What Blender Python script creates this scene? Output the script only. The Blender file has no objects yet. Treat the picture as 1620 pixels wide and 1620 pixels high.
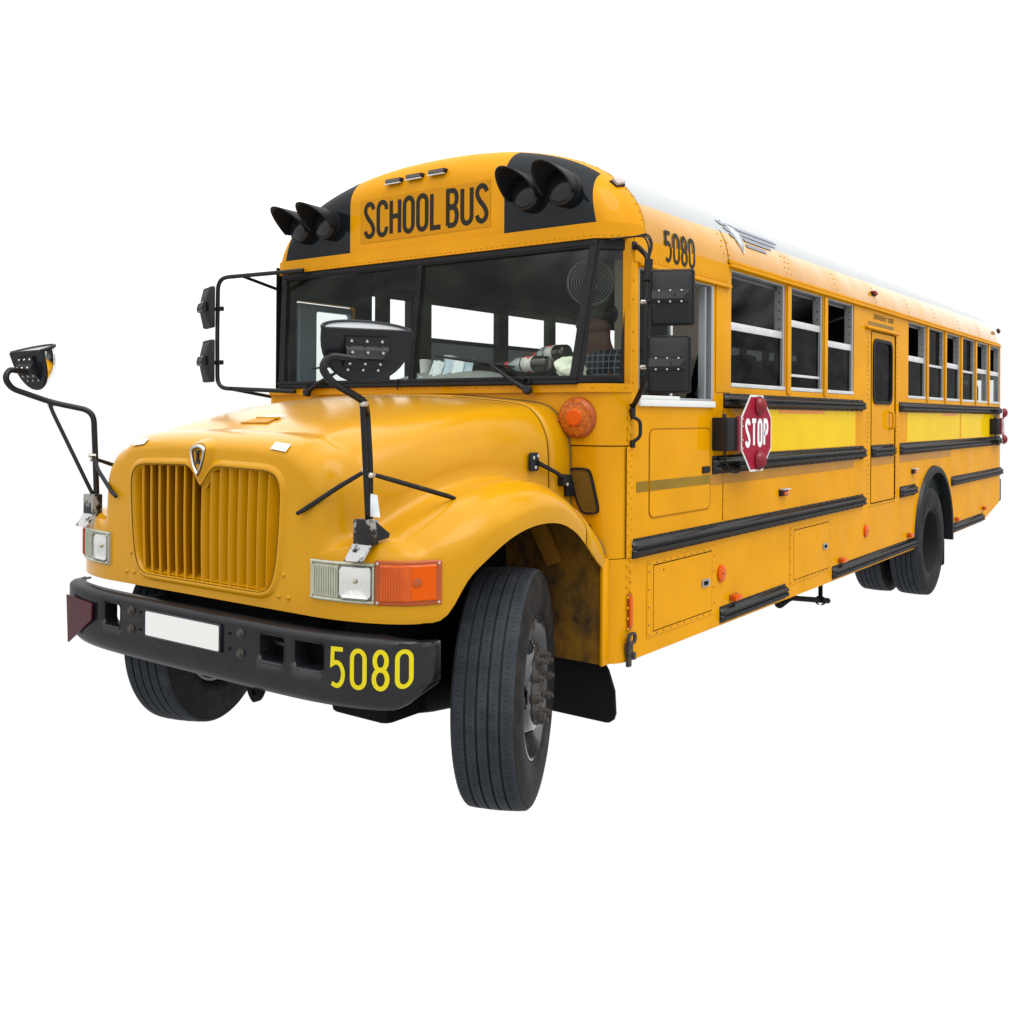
import bpy, bmesh, math, random
import numpy as np
from mathutils import Vector, Matrix
from mathutils.geometry import tessellate_polygon

random.seed(7)
scene = bpy.context.scene
COL = scene.collection
rad = math.radians

# ------------------------------------------------------------------ camera
cam_d = bpy.data.cameras.new('camera')
cam = bpy.data.objects.new('camera', cam_d)
COL.objects.link(cam)
scene.camera = cam
cR = Vector((0.8068597, 0.59071151, 0.00610952))
cU = Vector((-0.00468562, -0.00394231, 0.99998125))
cF = Vector((-0.590724524, 0.806873203, 0.000413))
m = Matrix((cR, cU, -cF)).transposed().to_4x4()
m.translation = Vector((3.52136, -3.29427, 1.64367))
cam.matrix_world = m
cam_d.sensor_width = 36.0
cam_d.lens = 1577.357 / 1620 * 36
cam_d.shift_x = (810 - 810.99) / 1620
cam_d.shift_y = (655.92 - 810) / 1620
cam_d.clip_start = 0.05
cam_d.clip_end = 500

# ------------------------------------------------------------------ world: even white surround
world = bpy.data.worlds.new('World')
scene.world = world
world.use_nodes = True
bgn = world.node_tree.nodes['Background']
# overcast sky: white at the horizon and below, brighter towards the zenith
wn = world.node_tree
wtc = wn.nodes.new('ShaderNodeTexCoord'); wsp_ = wn.nodes.new('ShaderNodeSeparateXYZ')
wmx = wn.nodes.new('ShaderNodeMath'); wmx.operation = 'MAXIMUM'; wmx.inputs[1].default_value = 0.0
wma = wn.nodes.new('ShaderNodeMath'); wma.operation = 'MULTIPLY_ADD'; wma.inputs[1].default_value = 2.0; wma.inputs[2].default_value = 1.0
wn.links.new(wtc.outputs['Generated'], wsp_.inputs[0]); wn.links.new(wsp_.outputs['Z'], wmx.inputs[0])
wn.links.new(wmx.outputs[0], wma.inputs[0]); wn.links.new(wma.outputs[0], bgn.inputs['Color'])
bgn.inputs['Strength'].default_value = 1.0

# ------------------------------------------------------------------ soft overcast sun
sun_d = bpy.data.lights.new('sun', 'SUN')
sun_d.energy = 1.4
sun_d.angle = rad(40)
sun_d.color = (1.0, 0.97, 0.93)
sun = bpy.data.objects.new('sun', sun_d)
COL.objects.link(sun)
sun.rotation_euler = (rad(4), rad(28), 0)

scene.view_settings.view_transform = 'Standard'
scene.view_settings.look = 'None'
scene.view_settings.exposure = 0.0
scene.view_settings.gamma = 1.0
scene.view_settings.use_curve_mapping = False
scene.render.engine = 'CYCLES'
scene.cycles.max_bounces = 8
scene.cycles.transparent_max_bounces = 24

# ------------------------------------------------------------------ materials
MATS = {}
def mat(name, col, rough=0.5, metal=0.0, spec=0.5, coat=0.0, coat_rough=0.1, var=0.0, vscale=6.0,
        bump=0.0, bscale=60.0, wave=0.0, dirt=None, trans=0.0, ior=1.45, gl=None):
    if name in MATS: return MATS[name]
    M = bpy.data.materials.new(name); M.use_nodes = True
    nt = M.node_tree; N = nt.nodes; L = nt.links
    b = N['Principled BSDF']
    b.inputs['Base Color'].default_value = (*col, 1)
    b.inputs['Roughness'].default_value = rough
    b.inputs['Metallic'].default_value = metal
    b.inputs['Specular IOR Level'].default_value = spec
    b.inputs['Coat Weight'].default_value = coat
    b.inputs['Coat Roughness'].default_value = coat_rough
    b.inputs['Transmission Weight'].default_value = trans
    b.inputs['IOR'].default_value = ior
    tc = N.new('ShaderNodeTexCoord')
    cur = None
    if var > 0:
        nz = N.new('ShaderNodeTexNoise'); nz.inputs['Scale'].default_value = vscale
        nz.inputs['Detail'].default_value = 6; nz.inputs['Roughness'].default_value = 0.65
        L.new(tc.outputs['Object'], nz.inputs['Vector'])
        r = N.new('ShaderNodeValToRGB')
        r.color_ramp.elements[0].position = 0.3; r.color_ramp.elements[1].position = 0.72
        r.color_ramp.elements[0].color = (*[c * (1 - var) for c in col], 1)
        r.color_ramp.elements[1].color = (*[min(1, c * (1 + var)) for c in col], 1)
        L.new(nz.outputs['Fac'], r.inputs['Fac'])
        cur = r.outputs['Color']
        mr = N.new('ShaderNodeMapRange')
        mr.inputs['To Min'].default_value = max(0.02, rough * (1 - var)); mr.inputs['To Max'].default_value = min(1, rough * (1 + 1.5 * var))
        L.new(nz.outputs['Fac'], mr.inputs['Value']); L.new(mr.outputs['Result'], b.inputs['Roughness'])
    if dirt:
        dcol, dscale, lo, hi, stretch = dirt
        mp = N.new('ShaderNodeMapping'); mp.inputs['Scale'].default_value = stretch
        L.new(tc.outputs['Object'], mp.inputs['Vector'])
        nz2 = N.new('ShaderNodeTexNoise'); nz2.inputs['Scale'].default_value = dscale
        nz2.inputs['Detail'].default_value = 9; nz2.inputs['Roughness'].default_value = 0.7
        L.new(mp.outputs['Vector'], nz2.inputs['Vector'])
        r2 = N.new('ShaderNodeValToRGB')
        r2.color_ramp.elements[0].position = lo; r2.color_ramp.elements[1].position = hi
        r2.color_ramp.elements[0].color = (0, 0, 0, 1); r2.color_ramp.elements[1].color = (1, 1, 1, 1)
        L.new(nz2.outputs['Fac'], r2.inputs['Fac'])
        mx = N.new('ShaderNodeMix'); mx.data_type = 'RGBA'
        if cur: L.new(cur, mx.inputs['A'])
        else: mx.inputs['A'].default_value = (*col, 1)
        mx.inputs['B'].default_value = (*dcol, 1)
        L.new(r2.outputs['Color'], mx.inputs['Factor'])
        cur = mx.outputs['Result']
    if cur: L.new(cur, b.inputs['Base Color'])
    last = None
    if wave > 0:
        nz3 = N.new('ShaderNodeTexNoise'); nz3.inputs['Scale'].default_value = 2.2; nz3.inputs['Detail'].default_value = 1.5
        L.new(tc.outputs['Object'], nz3.inputs['Vector'])
        bp = N.new('ShaderNodeBump'); bp.inputs['Strength'].default_value = 1.0; bp.inputs['Distance'].default_value = wave
        L.new(nz3.outputs['Fac'], bp.inputs['Height']); last = bp.outputs['Normal']
    if bump > 0:
        nz4 = N.new('ShaderNodeTexNoise'); nz4.inputs['Scale'].default_value = bscale; nz4.inputs['Detail'].default_value = 5
        L.new(tc.outputs['Object'], nz4.inputs['Vector'])
        bp2 = N.new('ShaderNodeBump'); bp2.inputs['Strength'].default_value = 1.0; bp2.inputs['Distance'].default_value = bump
        L.new(nz4.outputs['Fac'], bp2.inputs['Height'])
        if last: L.new(last, bp2.inputs['Normal'])
        last = bp2.outputs['Normal']
    if last: L.new(last, b.inputs['Normal'])
    if gl:   # clear gloss layer: mirror share f0 face-on, growing by edge towards grazing view
        f0, edge, gr = gl
        b.inputs['Specular IOR Level'].default_value = 0.0; b.inputs['Coat Weight'].default_value = 0.0
        g = N.new('ShaderNodeBsdfGlossy'); g.inputs['Roughness'].default_value = gr; g.inputs['Color'].default_value = (1, 1, 1, 1)
        lw = N.new('ShaderNodeLayerWeight'); lw.inputs['Blend'].default_value = 0.5
        pw = N.new('ShaderNodeMath'); pw.operation = 'POWER'; pw.inputs[1].default_value = 5
        ma = N.new('ShaderNodeMath'); ma.operation = 'MULTIPLY_ADD'; ma.inputs[1].default_value = edge; ma.inputs[2].default_value = f0
        x = N.new('ShaderNodeMixShader')
        L.new(lw.outputs['Facing'], pw.inputs[0]); L.new(pw.outputs[0], ma.inputs[0]); L.new(ma.outputs[0], x.inputs[0])
        L.new(b.outputs[0], x.inputs[1]); L.new(g.outputs[0], x.inputs[2])
        if last: L.new(last, g.inputs['Normal']); L.new(last, lw.inputs['Normal'])
        L.new(x.outputs[0], N['Material Output'].inputs['Surface'])
    MATS[name] = M
    return M

def thin_glass(name, tint, f0=0.02, edge=0.35, rough=0.02, reflect_veil=0.0):
    """single sheet: tinted see-through plus a mirror share that grows towards grazing view"""
    if name in MATS: return MATS[name]
    M = bpy.data.materials.new(name); M.use_nodes = True
    nt = M.node_tree; N = nt.nodes; L = nt.links
    N.remove(N['Principled BSDF'])
    t = N.new('ShaderNodeBsdfTransparent'); t.inputs['Color'].default_value = (*tint, 1)
    g = N.new('ShaderNodeBsdfGlossy'); g.inputs['Roughness'].default_value = rough
    lw = N.new('ShaderNodeLayerWeight'); lw.inputs['Blend'].default_value = 0.5
    pw = N.new('ShaderNodeMath'); pw.operation = 'POWER'; pw.inputs[1].default_value = 5
    ma = N.new('ShaderNodeMath'); ma.operation = 'MULTIPLY_ADD'; ma.inputs[1].default_value = edge; ma.inputs[2].default_value = f0
    x = N.new('ShaderNodeMixShader')
    L.new(lw.outputs['Facing'], pw.inputs[0]); L.new(pw.outputs[0], ma.inputs[0]); L.new(ma.outputs[0], x.inputs[0])
    L.new(t.outputs[0], x.inputs[1]); L.new(g.outputs[0], x.inputs[2])
    out = x.outputs[0]
    if reflect_veil > 0:   # dusty greenish veil, its colour standing in for reflections in the glass
        tc = N.new('ShaderNodeTexCoord'); mp = N.new('ShaderNodeMapping'); mp.inputs['Scale'].default_value = (1.0, 1.0, 2.2); mp.inputs['Rotation'].default_value = (0, 0.6, 0)
        nz = N.new('ShaderNodeTexNoise'); nz.inputs['Scale'].default_value = 3.2; nz.inputs['Detail'].default_value = 9; nz.inputs['Roughness'].default_value = 0.62; nz.inputs['Distortion'].default_value = 0.6
        rp = N.new('ShaderNodeMapRange'); rp.inputs['From Min'].default_value = 0.38; rp.inputs['From Max'].default_value = 0.72; rp.inputs['To Max'].default_value = reflect_veil
        df = N.new('ShaderNodeBsdfDiffuse'); df.inputs['Color'].default_value = (0.30, 0.37, 0.28, 1)
        y = N.new('ShaderNodeMixShader')
        L.new(tc.outputs['Object'], mp.inputs['Vector']); L.new(mp.outputs['Vector'], nz.inputs['Vector']); L.new(nz.outputs['Fac'], rp.inputs['Value'])
        L.new(rp.outputs['Result'], y.inputs[0]); L.new(out, y.inputs[1]); L.new(df.outputs[0], y.inputs[2]); out = y.outputs[0]
    L.new(out, N['Material Output'].inputs['Surface'])
    MATS[name] = M
    return M

YEL = (0.520, 0.228, 0.0012)
PAINT = mat('yellow_paint', YEL, rough=0.4, var=0.07, vscale=2.5, wave=0.030, gl=(0.012, 0.14, 0.03),
            dirt=((0.30, 0.14, 0.012), 5.0, 0.66, 0.92, (1, 0.7, 2.5)))
PAINTR = mat('roof_side_paint', (0.45, 0.205, 0.003), rough=0.4, var=0.10, vscale=1.5, wave=0.02, gl=(0.02, 1.1, 0.12),
             dirt=((0.40, 0.24, 0.06), 3.0, 0.55, 0.95, (1, .6, 1)))
HOODP = mat('hood_paint', (0.430, 0.205, 0.0012), rough=0.4, var=0.06, vscale=2.0, gl=(0.018, 0.85, 0.20),
            dirt=((0.36, 0.20, 0.02), 3.0, 0.68, 1.0, (1, 1, 1)))
DIRTY_SHADE = mat('dirty_shaded_yellow', (0.19, 0.09, 0.010), rough=0.6, spec=0.15, var=0.3, vscale=8,  # real dirt, with the base colour darkened for wheel well shade
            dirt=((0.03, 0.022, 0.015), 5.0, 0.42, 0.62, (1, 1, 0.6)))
STICK = mat('yellow_sticker', (0.43, 0.185, 0.002), rough=0.35, spec=0.05, gl=(0.01, 0.1, 0.2))
REFLY = mat('reflective_yellow', (0.58, 0.385, 0.003), rough=0.35, spec=0.06, var=0.06, vscale=3, wave=0.004, gl=(0.012, 0.2, 0.05))
GOLD = mat('olive_tape', (0.19, 0.115, 0.006), rough=0.4, spec=0.08, var=0.2, vscale=3)
WHITE = mat('white_roof_paint', (0.30, 0.312, 0.318), rough=0.4, spec=0.12, var=0.04, dirt=((0.22, 0.22, 0.21), 4, 0.6, 0.95, (1, 1, 1)))
WPLASTIC = mat('white_plastic', (0.55, 0.56, 0.55), rough=0.45, spec=0.2)
PLATE = mat('plate_white', (0.58, 0.57, 0.555), rough=0.4, spec=0.3, bump=0.0003, bscale=90)
BLACKP = mat('black_paint', (0.006, 0.008, 0.010), rough=0.25, spec=0.18, coat=0.06, coat_rough=0.06, var=0.1, gl=(0.016, 0.12, 0.05))
BLACKT = mat('black_letter', (0.022, 0.021, 0.015), rough=0.5, spec=0.05)
BUMP = mat('bumper_black', (0.007, 0.007, 0.009), rough=0.30, spec=0.35, var=0.35, vscale=7,
           dirt=((0.032, 0.026, 0.025), 6, 0.55, 0.9, (0.6, 1, 2)), gl=(0.028, 0.22, 0.22))
RAIL = mat('rail_black', (0.010, 0.0095, 0.0095), rough=0.24, spec=0.15, var=0.3, vscale=9, coat=0.05, coat_rough=0.1, gl=(0.026, 0.16, 0.14))
RUBBER = mat('gasket_rubber', (0.012, 0.012, 0.013), rough=0.5, spec=0.15, var=0.2, gl=(0.012, 0.12, 0.3))
PLAST = mat('black_plastic', (0.011, 0.012, 0.014), rough=0.38, spec=0.18, bump=0.0006, bscale=300, gl=(0.018, 0.12, 0.25))
TUBE = mat('black_tube', (0.009, 0.009, 0.010), rough=0.35, spec=0.2, var=0.3, vscale=20, dirt=((0.1, 0.055, 0.03), 25, 0.62, 0.8, (1, 1, 1)), gl=(0.02, 0.2, 0.2))
TYRE = mat('tyre_rubber', (0.024, 0.0275, 0.0325), rough=0.65, spec=0.14, var=0.3, vscale=12, bump=0.0012, bscale=120,
           dirt=((0.05, 0.05, 0.05), 7, 0.55, 0.9, (1, 1, 1)), gl=(0.006, 0.08, 0.5))
TYRESIDE = mat('tyre_sidewall', (0.013, 0.0125, 0.0125), rough=0.65, spec=0.12, var=0.25, vscale=9,
               dirt=((0.05, 0.043, 0.038), 5, 0.5, 0.9, (1, 1, 1)), gl=(0.006, 0.08, 0.4))
WHEEL = mat('wheel_black', (0.022, 0.023, 0.026), rough=0.25, spec=0.5, var=0.25, vscale=14, coat=0.5,
            dirt=((0.07, 0.066, 0.062), 9, 0.58, 0.85, (1, 1, 1)))
NUT = mat('rusty_nut', (0.05, 0.042, 0.037), rough=0.6, metal=0.5, var=0.4, vscale=60)
CHASSIS = mat('chassis_black', (0.006, 0.006, 0.006), rough=0.8, spec=0.05, var=0.3)
ALU = mat('aluminium', (0.55, 0.56, 0.57), rough=0.38, metal=0.75, var=0.1)
ALUG = mat('aluminium_grey', (0.30, 0.315, 0.33), rough=0.42, metal=0.6, var=0.1)
CHROME = mat('chrome', (0.42, 0.42, 0.43), rough=0.08, metal=1.0)
BOLT = mat('bolt_steel', (0.5, 0.48, 0.44), rough=0.35, metal=0.8)
AMBER = mat('amber_lens', (0.42, 0.062, 0.002), rough=0.16, spec=0.25, coat=0.25, coat_rough=0.03, var=0.12, vscale=18, bump=0.001, bscale=50)
AMBERD = mat('amber_frame', (0.30, 0.055, 0.008), rough=0.35, spec=0.4, var=0.15)
AMBERR = mat('orange_reflector', (0.50, 0.070, 0.002), rough=0.25, spec=0.08, coat=0.03)
REDL = mat('red_lens', (0.16, 0.004, 0.010), rough=0.12, gl=(0.03, 0.2, 0.06))
REDS = mat('stop_red', (0.235, 0.012, 0.028), rough=0.4, spec=0.3, var=0.1, vscale=10, gl=(0.01, 0.1, 0.2))
DARKLENS = mat('dark_lens', (0.010, 0.010, 0.012), rough=0.2, spec=0.4, bump=0.001, bscale=40)
BEZEL = mat('lamp_bezel', (0.34, 0.35, 0.27), rough=0.38, metal=0.3, var=0.12, vscale=25)
REFLECTOR = mat('lamp_reflector', (0.80, 0.79, 0.75), rough=0.07, metal=1.0, bump=0.0012, bscale=30)
MIRROR = mat('mirror_glass', (0.82, 0.84, 0.84), rough=0.02, metal=1.0)
MTOP = mat('mirror_tint', (0.16, 0.168, 0.18), rough=0.25, spec=0.25, coat=0.1)
INTD = mat('interior_dark', (0.009, 0.0125, 0.010), rough=0.6, spec=0.08, var=0.2)  # near-black green stands in for cabin shade and mirrored trees
CEIL = mat('ceiling_metal', (0.030, 0.028, 0.026), rough=0.3, metal=0.5, var=0.25, vscale=2, wave=0.012)
SEAT = mat('seat_vinyl', (0.010, 0.011, 0.011), rough=0.6, spec=0.08)
DASH = mat('dash_grey', (0.22, 0.235, 0.215), rough=0.6, spec=0.3, var=0.12)
CREAM = mat('cream_panel', (0.55, 0.49, 0.40), rough=0.6, spec=0.2, var=0.1)
POST = mat('grey_post', (0.16, 0.21, 0.25), rough=0.6, spec=0.1)
PAPER = mat('paper', (0.72, 0.76, 0.78), rough=0.7, spec=0.1, var=0.12, vscale=30)
LINE = mat('seam_dark', (0.075, 0.040, 0.005), rough=0.8, spec=0.05)
GRSH = mat('grille_back', (0.10, 0.05, 0.003), rough=0.7, spec=0.1)  # dark brown stands in for shade on the yellow behind the slats
MESHY = mat('vent_mesh', (0.19, 0.10, 0.012), rough=0.55, spec=0.2)
WGLASS = thin_glass('windshield_glass', (0.88, 0.93, 0.90), 0.012, 0.3, reflect_veil=0.05)  # green tint stands in for trees mirrored in the windscreen
SGLASS = thin_glass('side_glass', (0.86, 0.88, 0.88), 0.012, 0.2)
TINT = thin_glass('tinted_glass', (0.035, 0.040, 0.042), 0.006, 0.12, reflect_veil=0.035)

# ------------------------------------------------------------------ helpers
ROOT = bpy.data.objects.new('school_bus', None)
COL.objects.link(ROOT)
ROOT.empty_display_size = 0.5
ROOT['label'] = 'yellow school bus with long bonnet and white roof, numbered 5080'
ROOT['category'] = 'school bus'

def obj(name, verts, faces, material, parent=ROOT, smooth=None, recalc=True, weld=False, kind=None, label=None, mtx=None):
    me = bpy.data.meshes.new(name)
    me.from_pydata([tuple(map(float, v)) for v in verts], [], [tuple(map(int, f)) for f in faces])
    if recalc or weld:
        bm = bmesh.new(); bm.from_mesh(me)
        if weld: bmesh.ops.remove_doubles(bm, verts=bm.verts, dist=1e-5)
        if recalc: bmesh.ops.recalc_face_normals(bm, faces=bm.faces)
        bm.to_mesh(me); bm.free()
    return finish(name, me, material, parent, smooth, kind, label, mtx)

def finish(name, me, material, parent=ROOT, smooth=None, kind=None, label=None, mtx=None):
    if smooth is not None:
        for p in me.polygons: p.use_smooth = True
        if smooth < 180: me.set_sharp_from_angle(angle=rad(smooth))
    me.materials.append(material)
    o = bpy.data.objects.new(name, me)
    COL.objects.link(o)
    if parent is not None: o.parent = parent
    if mtx is not None: o.matrix_local = mtx
    if kind: o['kind'] = kind
    if label: o['label'] = label
    return o

def box(name, x0, x1, y0, y1, z0, z1, material, parent=ROOT, bev=0.004, seg=2, mtx=None, **kw):
    bm = bmesh.new()
    bmesh.ops.create_cube(bm, size=1)
    for v in bm.verts:
        v.co = ((x0 + x1) / 2 + v.co.x * (x1 - x0), (y0 + y1) / 2 + v.co.y * (y1 - y0), (z0 + z1) / 2 + v.co.z * (z1 - z0))
    if bev: bmesh.ops.bevel(bm, geom=list(bm.edges), offset=bev, segments=seg, affect='EDGES', profile=0.6)
    me = bpy.data.meshes.new(name); bm.to_mesh(me); bm.free()
    return finish(name, me, material, parent, 40 if bev else None, mtx=mtx, **kw)

def prism(name, outline, holes, fmap, t0, t1, material, parent=ROOT, back=True, **kw):
    """2D polygon with holes given thickness; fmap(a, b, t) -> 3D"""
    loops = [list(outline)] + [list(h) for h in holes]
    tris = tessellate_polygon([[Vector((p[0], p[1], 0)) for p in l] for l in loops])
    flat = [p for l in loops for p in l]; n = len(flat)
    V = [fmap(p[0], p[1], t0) for p in flat] + [fmap(p[0], p[1], t1) for p in flat]
    F = [tuple(t) for t in tris]
    if back: F += [tuple(i + n for i in t) for t in tris]
    k = 0
    for l in loops:
        q = len(l)
        for i in range(q):
            j = (i + 1) % q
            F.append((k + i, k + j, n + k + j, n + k + i))
        k += q
    return obj(name, V, F, material, parent, **kw)

def rrect(a0, a1, b0, b1, r=0.03, n=5):
    P = []
    for cx, cy, s in ((a1 - r, b1 - r, 0), (a0 + r, b1 - r, 90), (a0 + r, b0 + r, 180), (a1 - r, b0 + r, 270)):
        for i in range(n + 1):
            t = rad(s + 90 * i / n); P.append((cx + r * math.cos(t), cy + r * math.sin(t)))
    return P
def rect(a0, a1, b0, b1): return [(a1, b1), (a0, b1), (a0, b0), (a1, b0)]
def ellipse(cx, cy, rx, ry, n=28, a0=0): return [(cx + rx * math.cos(2 * math.pi * i / n + a0), cy + ry * math.sin(2 * math.pi * i / n + a0)) for i in range(n)]

def fillet(pts, r, n=6):
    pts = [Vector(p) for p in pts]
    out = [pts[0]]
    for i in range(1, len(pts) - 1):
        a, b, c = pts[i - 1], pts[i], pts[i + 1]
        d1 = (a - b); d2 = (c - b)
        q = min(r, d1.length * 0.49, d2.length * 0.49)
        p1 = b + d1.normalized() * q; p2 = b + d2.normalized() * q
        for k in range(n + 1):
            t = k / n
            out.append(p1 * (1 - t) ** 2 + b * 2 * t * (1 - t) + p2 * t * t)
    out.append(pts[-1])
    return out

def tube_vf(pts, r, n=10, closed=False, flat=1.0):
    pts = [Vector(p) for p in pts]
    m_ = len(pts)
    rs = r if isinstance(r, (list, tuple)) else [r] * m_
    V = []; F = []
    t0 = (pts[1] - pts[0]).normalized()
    up = Vector((0, 0, 1)) if abs(t0.z) < 0.9 else Vector((1, 0, 0))
    nrm = (up - t0 * up.dot(t0)).normalized()
    for i, p in enumerate(pts):
        if closed: t = (pts[(i + 1) % m_] - pts[i - 1]).normalized()
        else: t = (pts[min(i + 1, m_ - 1)] - pts[max(i - 1, 0)]).normalized()
        nrm = (nrm - t * nrm.dot(t)).normalized()
        b = t.cross(nrm)
        for k in range(n):
            a = 2 * math.pi * k / n
            V.append(p + nrm * (math.cos(a) * rs[i]) + b * (math.sin(a) * rs[i] * flat))
    for i in range(m_ if closed else m_ - 1):
        j = (i + 1) % m_
        for k in range(n):
            l = (k + 1) % n
            F.append((i * n + k, i * n + l, j * n + l, j * n + k))
    if not closed:
        F.append(tuple(range(n))); F.append(tuple(range((m_ - 1) * n, m_ * n)))
    return V, F
def tube(name, pts, r, material, parent=ROOT, n=10, closed=False, fil=0, flat=1.0, **kw):
    if fil:
        old = [Vector(p) for p in pts]; pts = fillet(pts, fil)
        if isinstance(r, (list, tuple)): r = [r[min(range(len(old)), key=lambda i: (old[i] - p).length)] for p in pts]
    V, F = tube_vf(pts, r, n, closed, flat)
    return obj(name, V, F, material, parent, smooth=50, **kw)

def lathe(name, prof, material, parent=ROOT, seg=64, mtx=None, closed=False, **kw):
    """prof: (along +X, radius)"""
    V = []; F = []; n = len(prof)
    for s in range(seg):
        a = 2 * math.pi * s / seg
        for (x, r) in prof: V.append((x, r * math.cos(a), r * math.sin(a)))
    for s in range(seg):
        t = (s + 1) % seg
        for i in range(n if closed else n - 1):
            j = (i + 1) % n
            F.append((s * n + i, s * n + j, t * n + j, t * n + i))
    return obj(name, V, F, material, parent, smooth=kw.pop('smooth', 35), weld=True, mtx=mtx, **kw)

def axis_mtx(loc, direction, roll=0):
    d = Vector(direction).normalized()
    q = Vector((1, 0, 0)).rotation_difference(d)
    return Matrix.Translation(Vector(loc)) @ q.to_matrix().to_4x4() @ Matrix.Rotation(roll, 4, 'X')

def loft(name, rows, material, parent=ROOT, smooth=35, closed=False, **kw):
    n = len(rows[0]); V = [p for r in rows for p in r]; F = []
    for i in range(len(rows) - 1):
        for k in range(n if closed else n - 1):
            l = (k + 1) % n
            F.append((i * n + k, i * n + l, (i + 1) * n + l, (i + 1) * n + k))
    return obj(name, V, F, material, parent, smooth=smooth, **kw)

def rivets(name, pts, material, parent=ROOT, r=0.006):
    """pts: (position, normal); many tiny domes in one part"""
    V = []; F = []
    for p, nn in pts:
        p = Vector(p); nn = Vector(nn).normalized()
        a = nn.orthogonal().normalized(); b = nn.cross(a)
        base = len(V)
        for rr, h in ((1.0, -0.1), (0.8, 0.45)):
            for k in range(7):
                t = 2 * math.pi * k / 7
                V.append(p + (a * math.cos(t) + b * math.sin(t)) * r * rr + nn * r * h)
        V.append(p + nn * r * 0.7)
        for k in range(7):
            l = (k + 1) % 7
            F.append((base + k, base + l, base + 7 + l, base + 7 + k)); F.append((base + 7 + k, base + 7 + l, base + 14))
    return obj(name, V, F, material, parent, smooth=180, kind='stuff')

def lin(a, b, n): return [a + (b - a) * i / (n - 1) for i in range(n)]

def cubic(xs, ys):
    """natural cubic spline -> callable"""
    xs = np.array(xs, float); ys = np.array(ys, float); n = len(xs); h = np.diff(xs)
    A = np.zeros((n, n)); B = np.zeros(n); A[0, 0] = A[-1, -1] = 1
    for i in range(1, n - 1):
        A[i, i - 1] = h[i - 1]; A[i, i] = 2 * (h[i - 1] + h[i]); A[i, i + 1] = h[i]
        B[i] = 6 * ((ys[i + 1] - ys[i]) / h[i] - (ys[i] - ys[i - 1]) / h[i - 1])
    Mv = np.linalg.solve(A, B)
    def f(x):
        i = int(np.clip(np.searchsorted(xs, x) - 1, 0, n - 2)); d = x - xs[i]; e = xs[i + 1] - x; H = h[i]
        return float(Mv[i] * e ** 3 / (6 * H) + Mv[i + 1] * d ** 3 / (6 * H) + (ys[i] / H - Mv[i] * H / 6) * e + (ys[i + 1] / H - Mv[i + 1] * H / 6) * d)
    return f

def crom(P, per=5):
    """Catmull-Rom resample of a list of tuples"""
    P = [np.array(p, float) for p in P]; Q = [2 * P[0] - P[1]] + P + [2 * P[-1] - P[-2]]; out = []
    for i in range(1, len(Q) - 2):
        a, b, c, d = Q[i - 1:i + 3]
        for k in range(per):
            t = k / per
            out.append(0.5 * ((2 * b) + (c - a) * t + (2 * a - 5 * b + 4 * c - d) * t * t + (3 * b - a - 3 * c + d) * t ** 3))
    out.append(P[-1])
    return out

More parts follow.
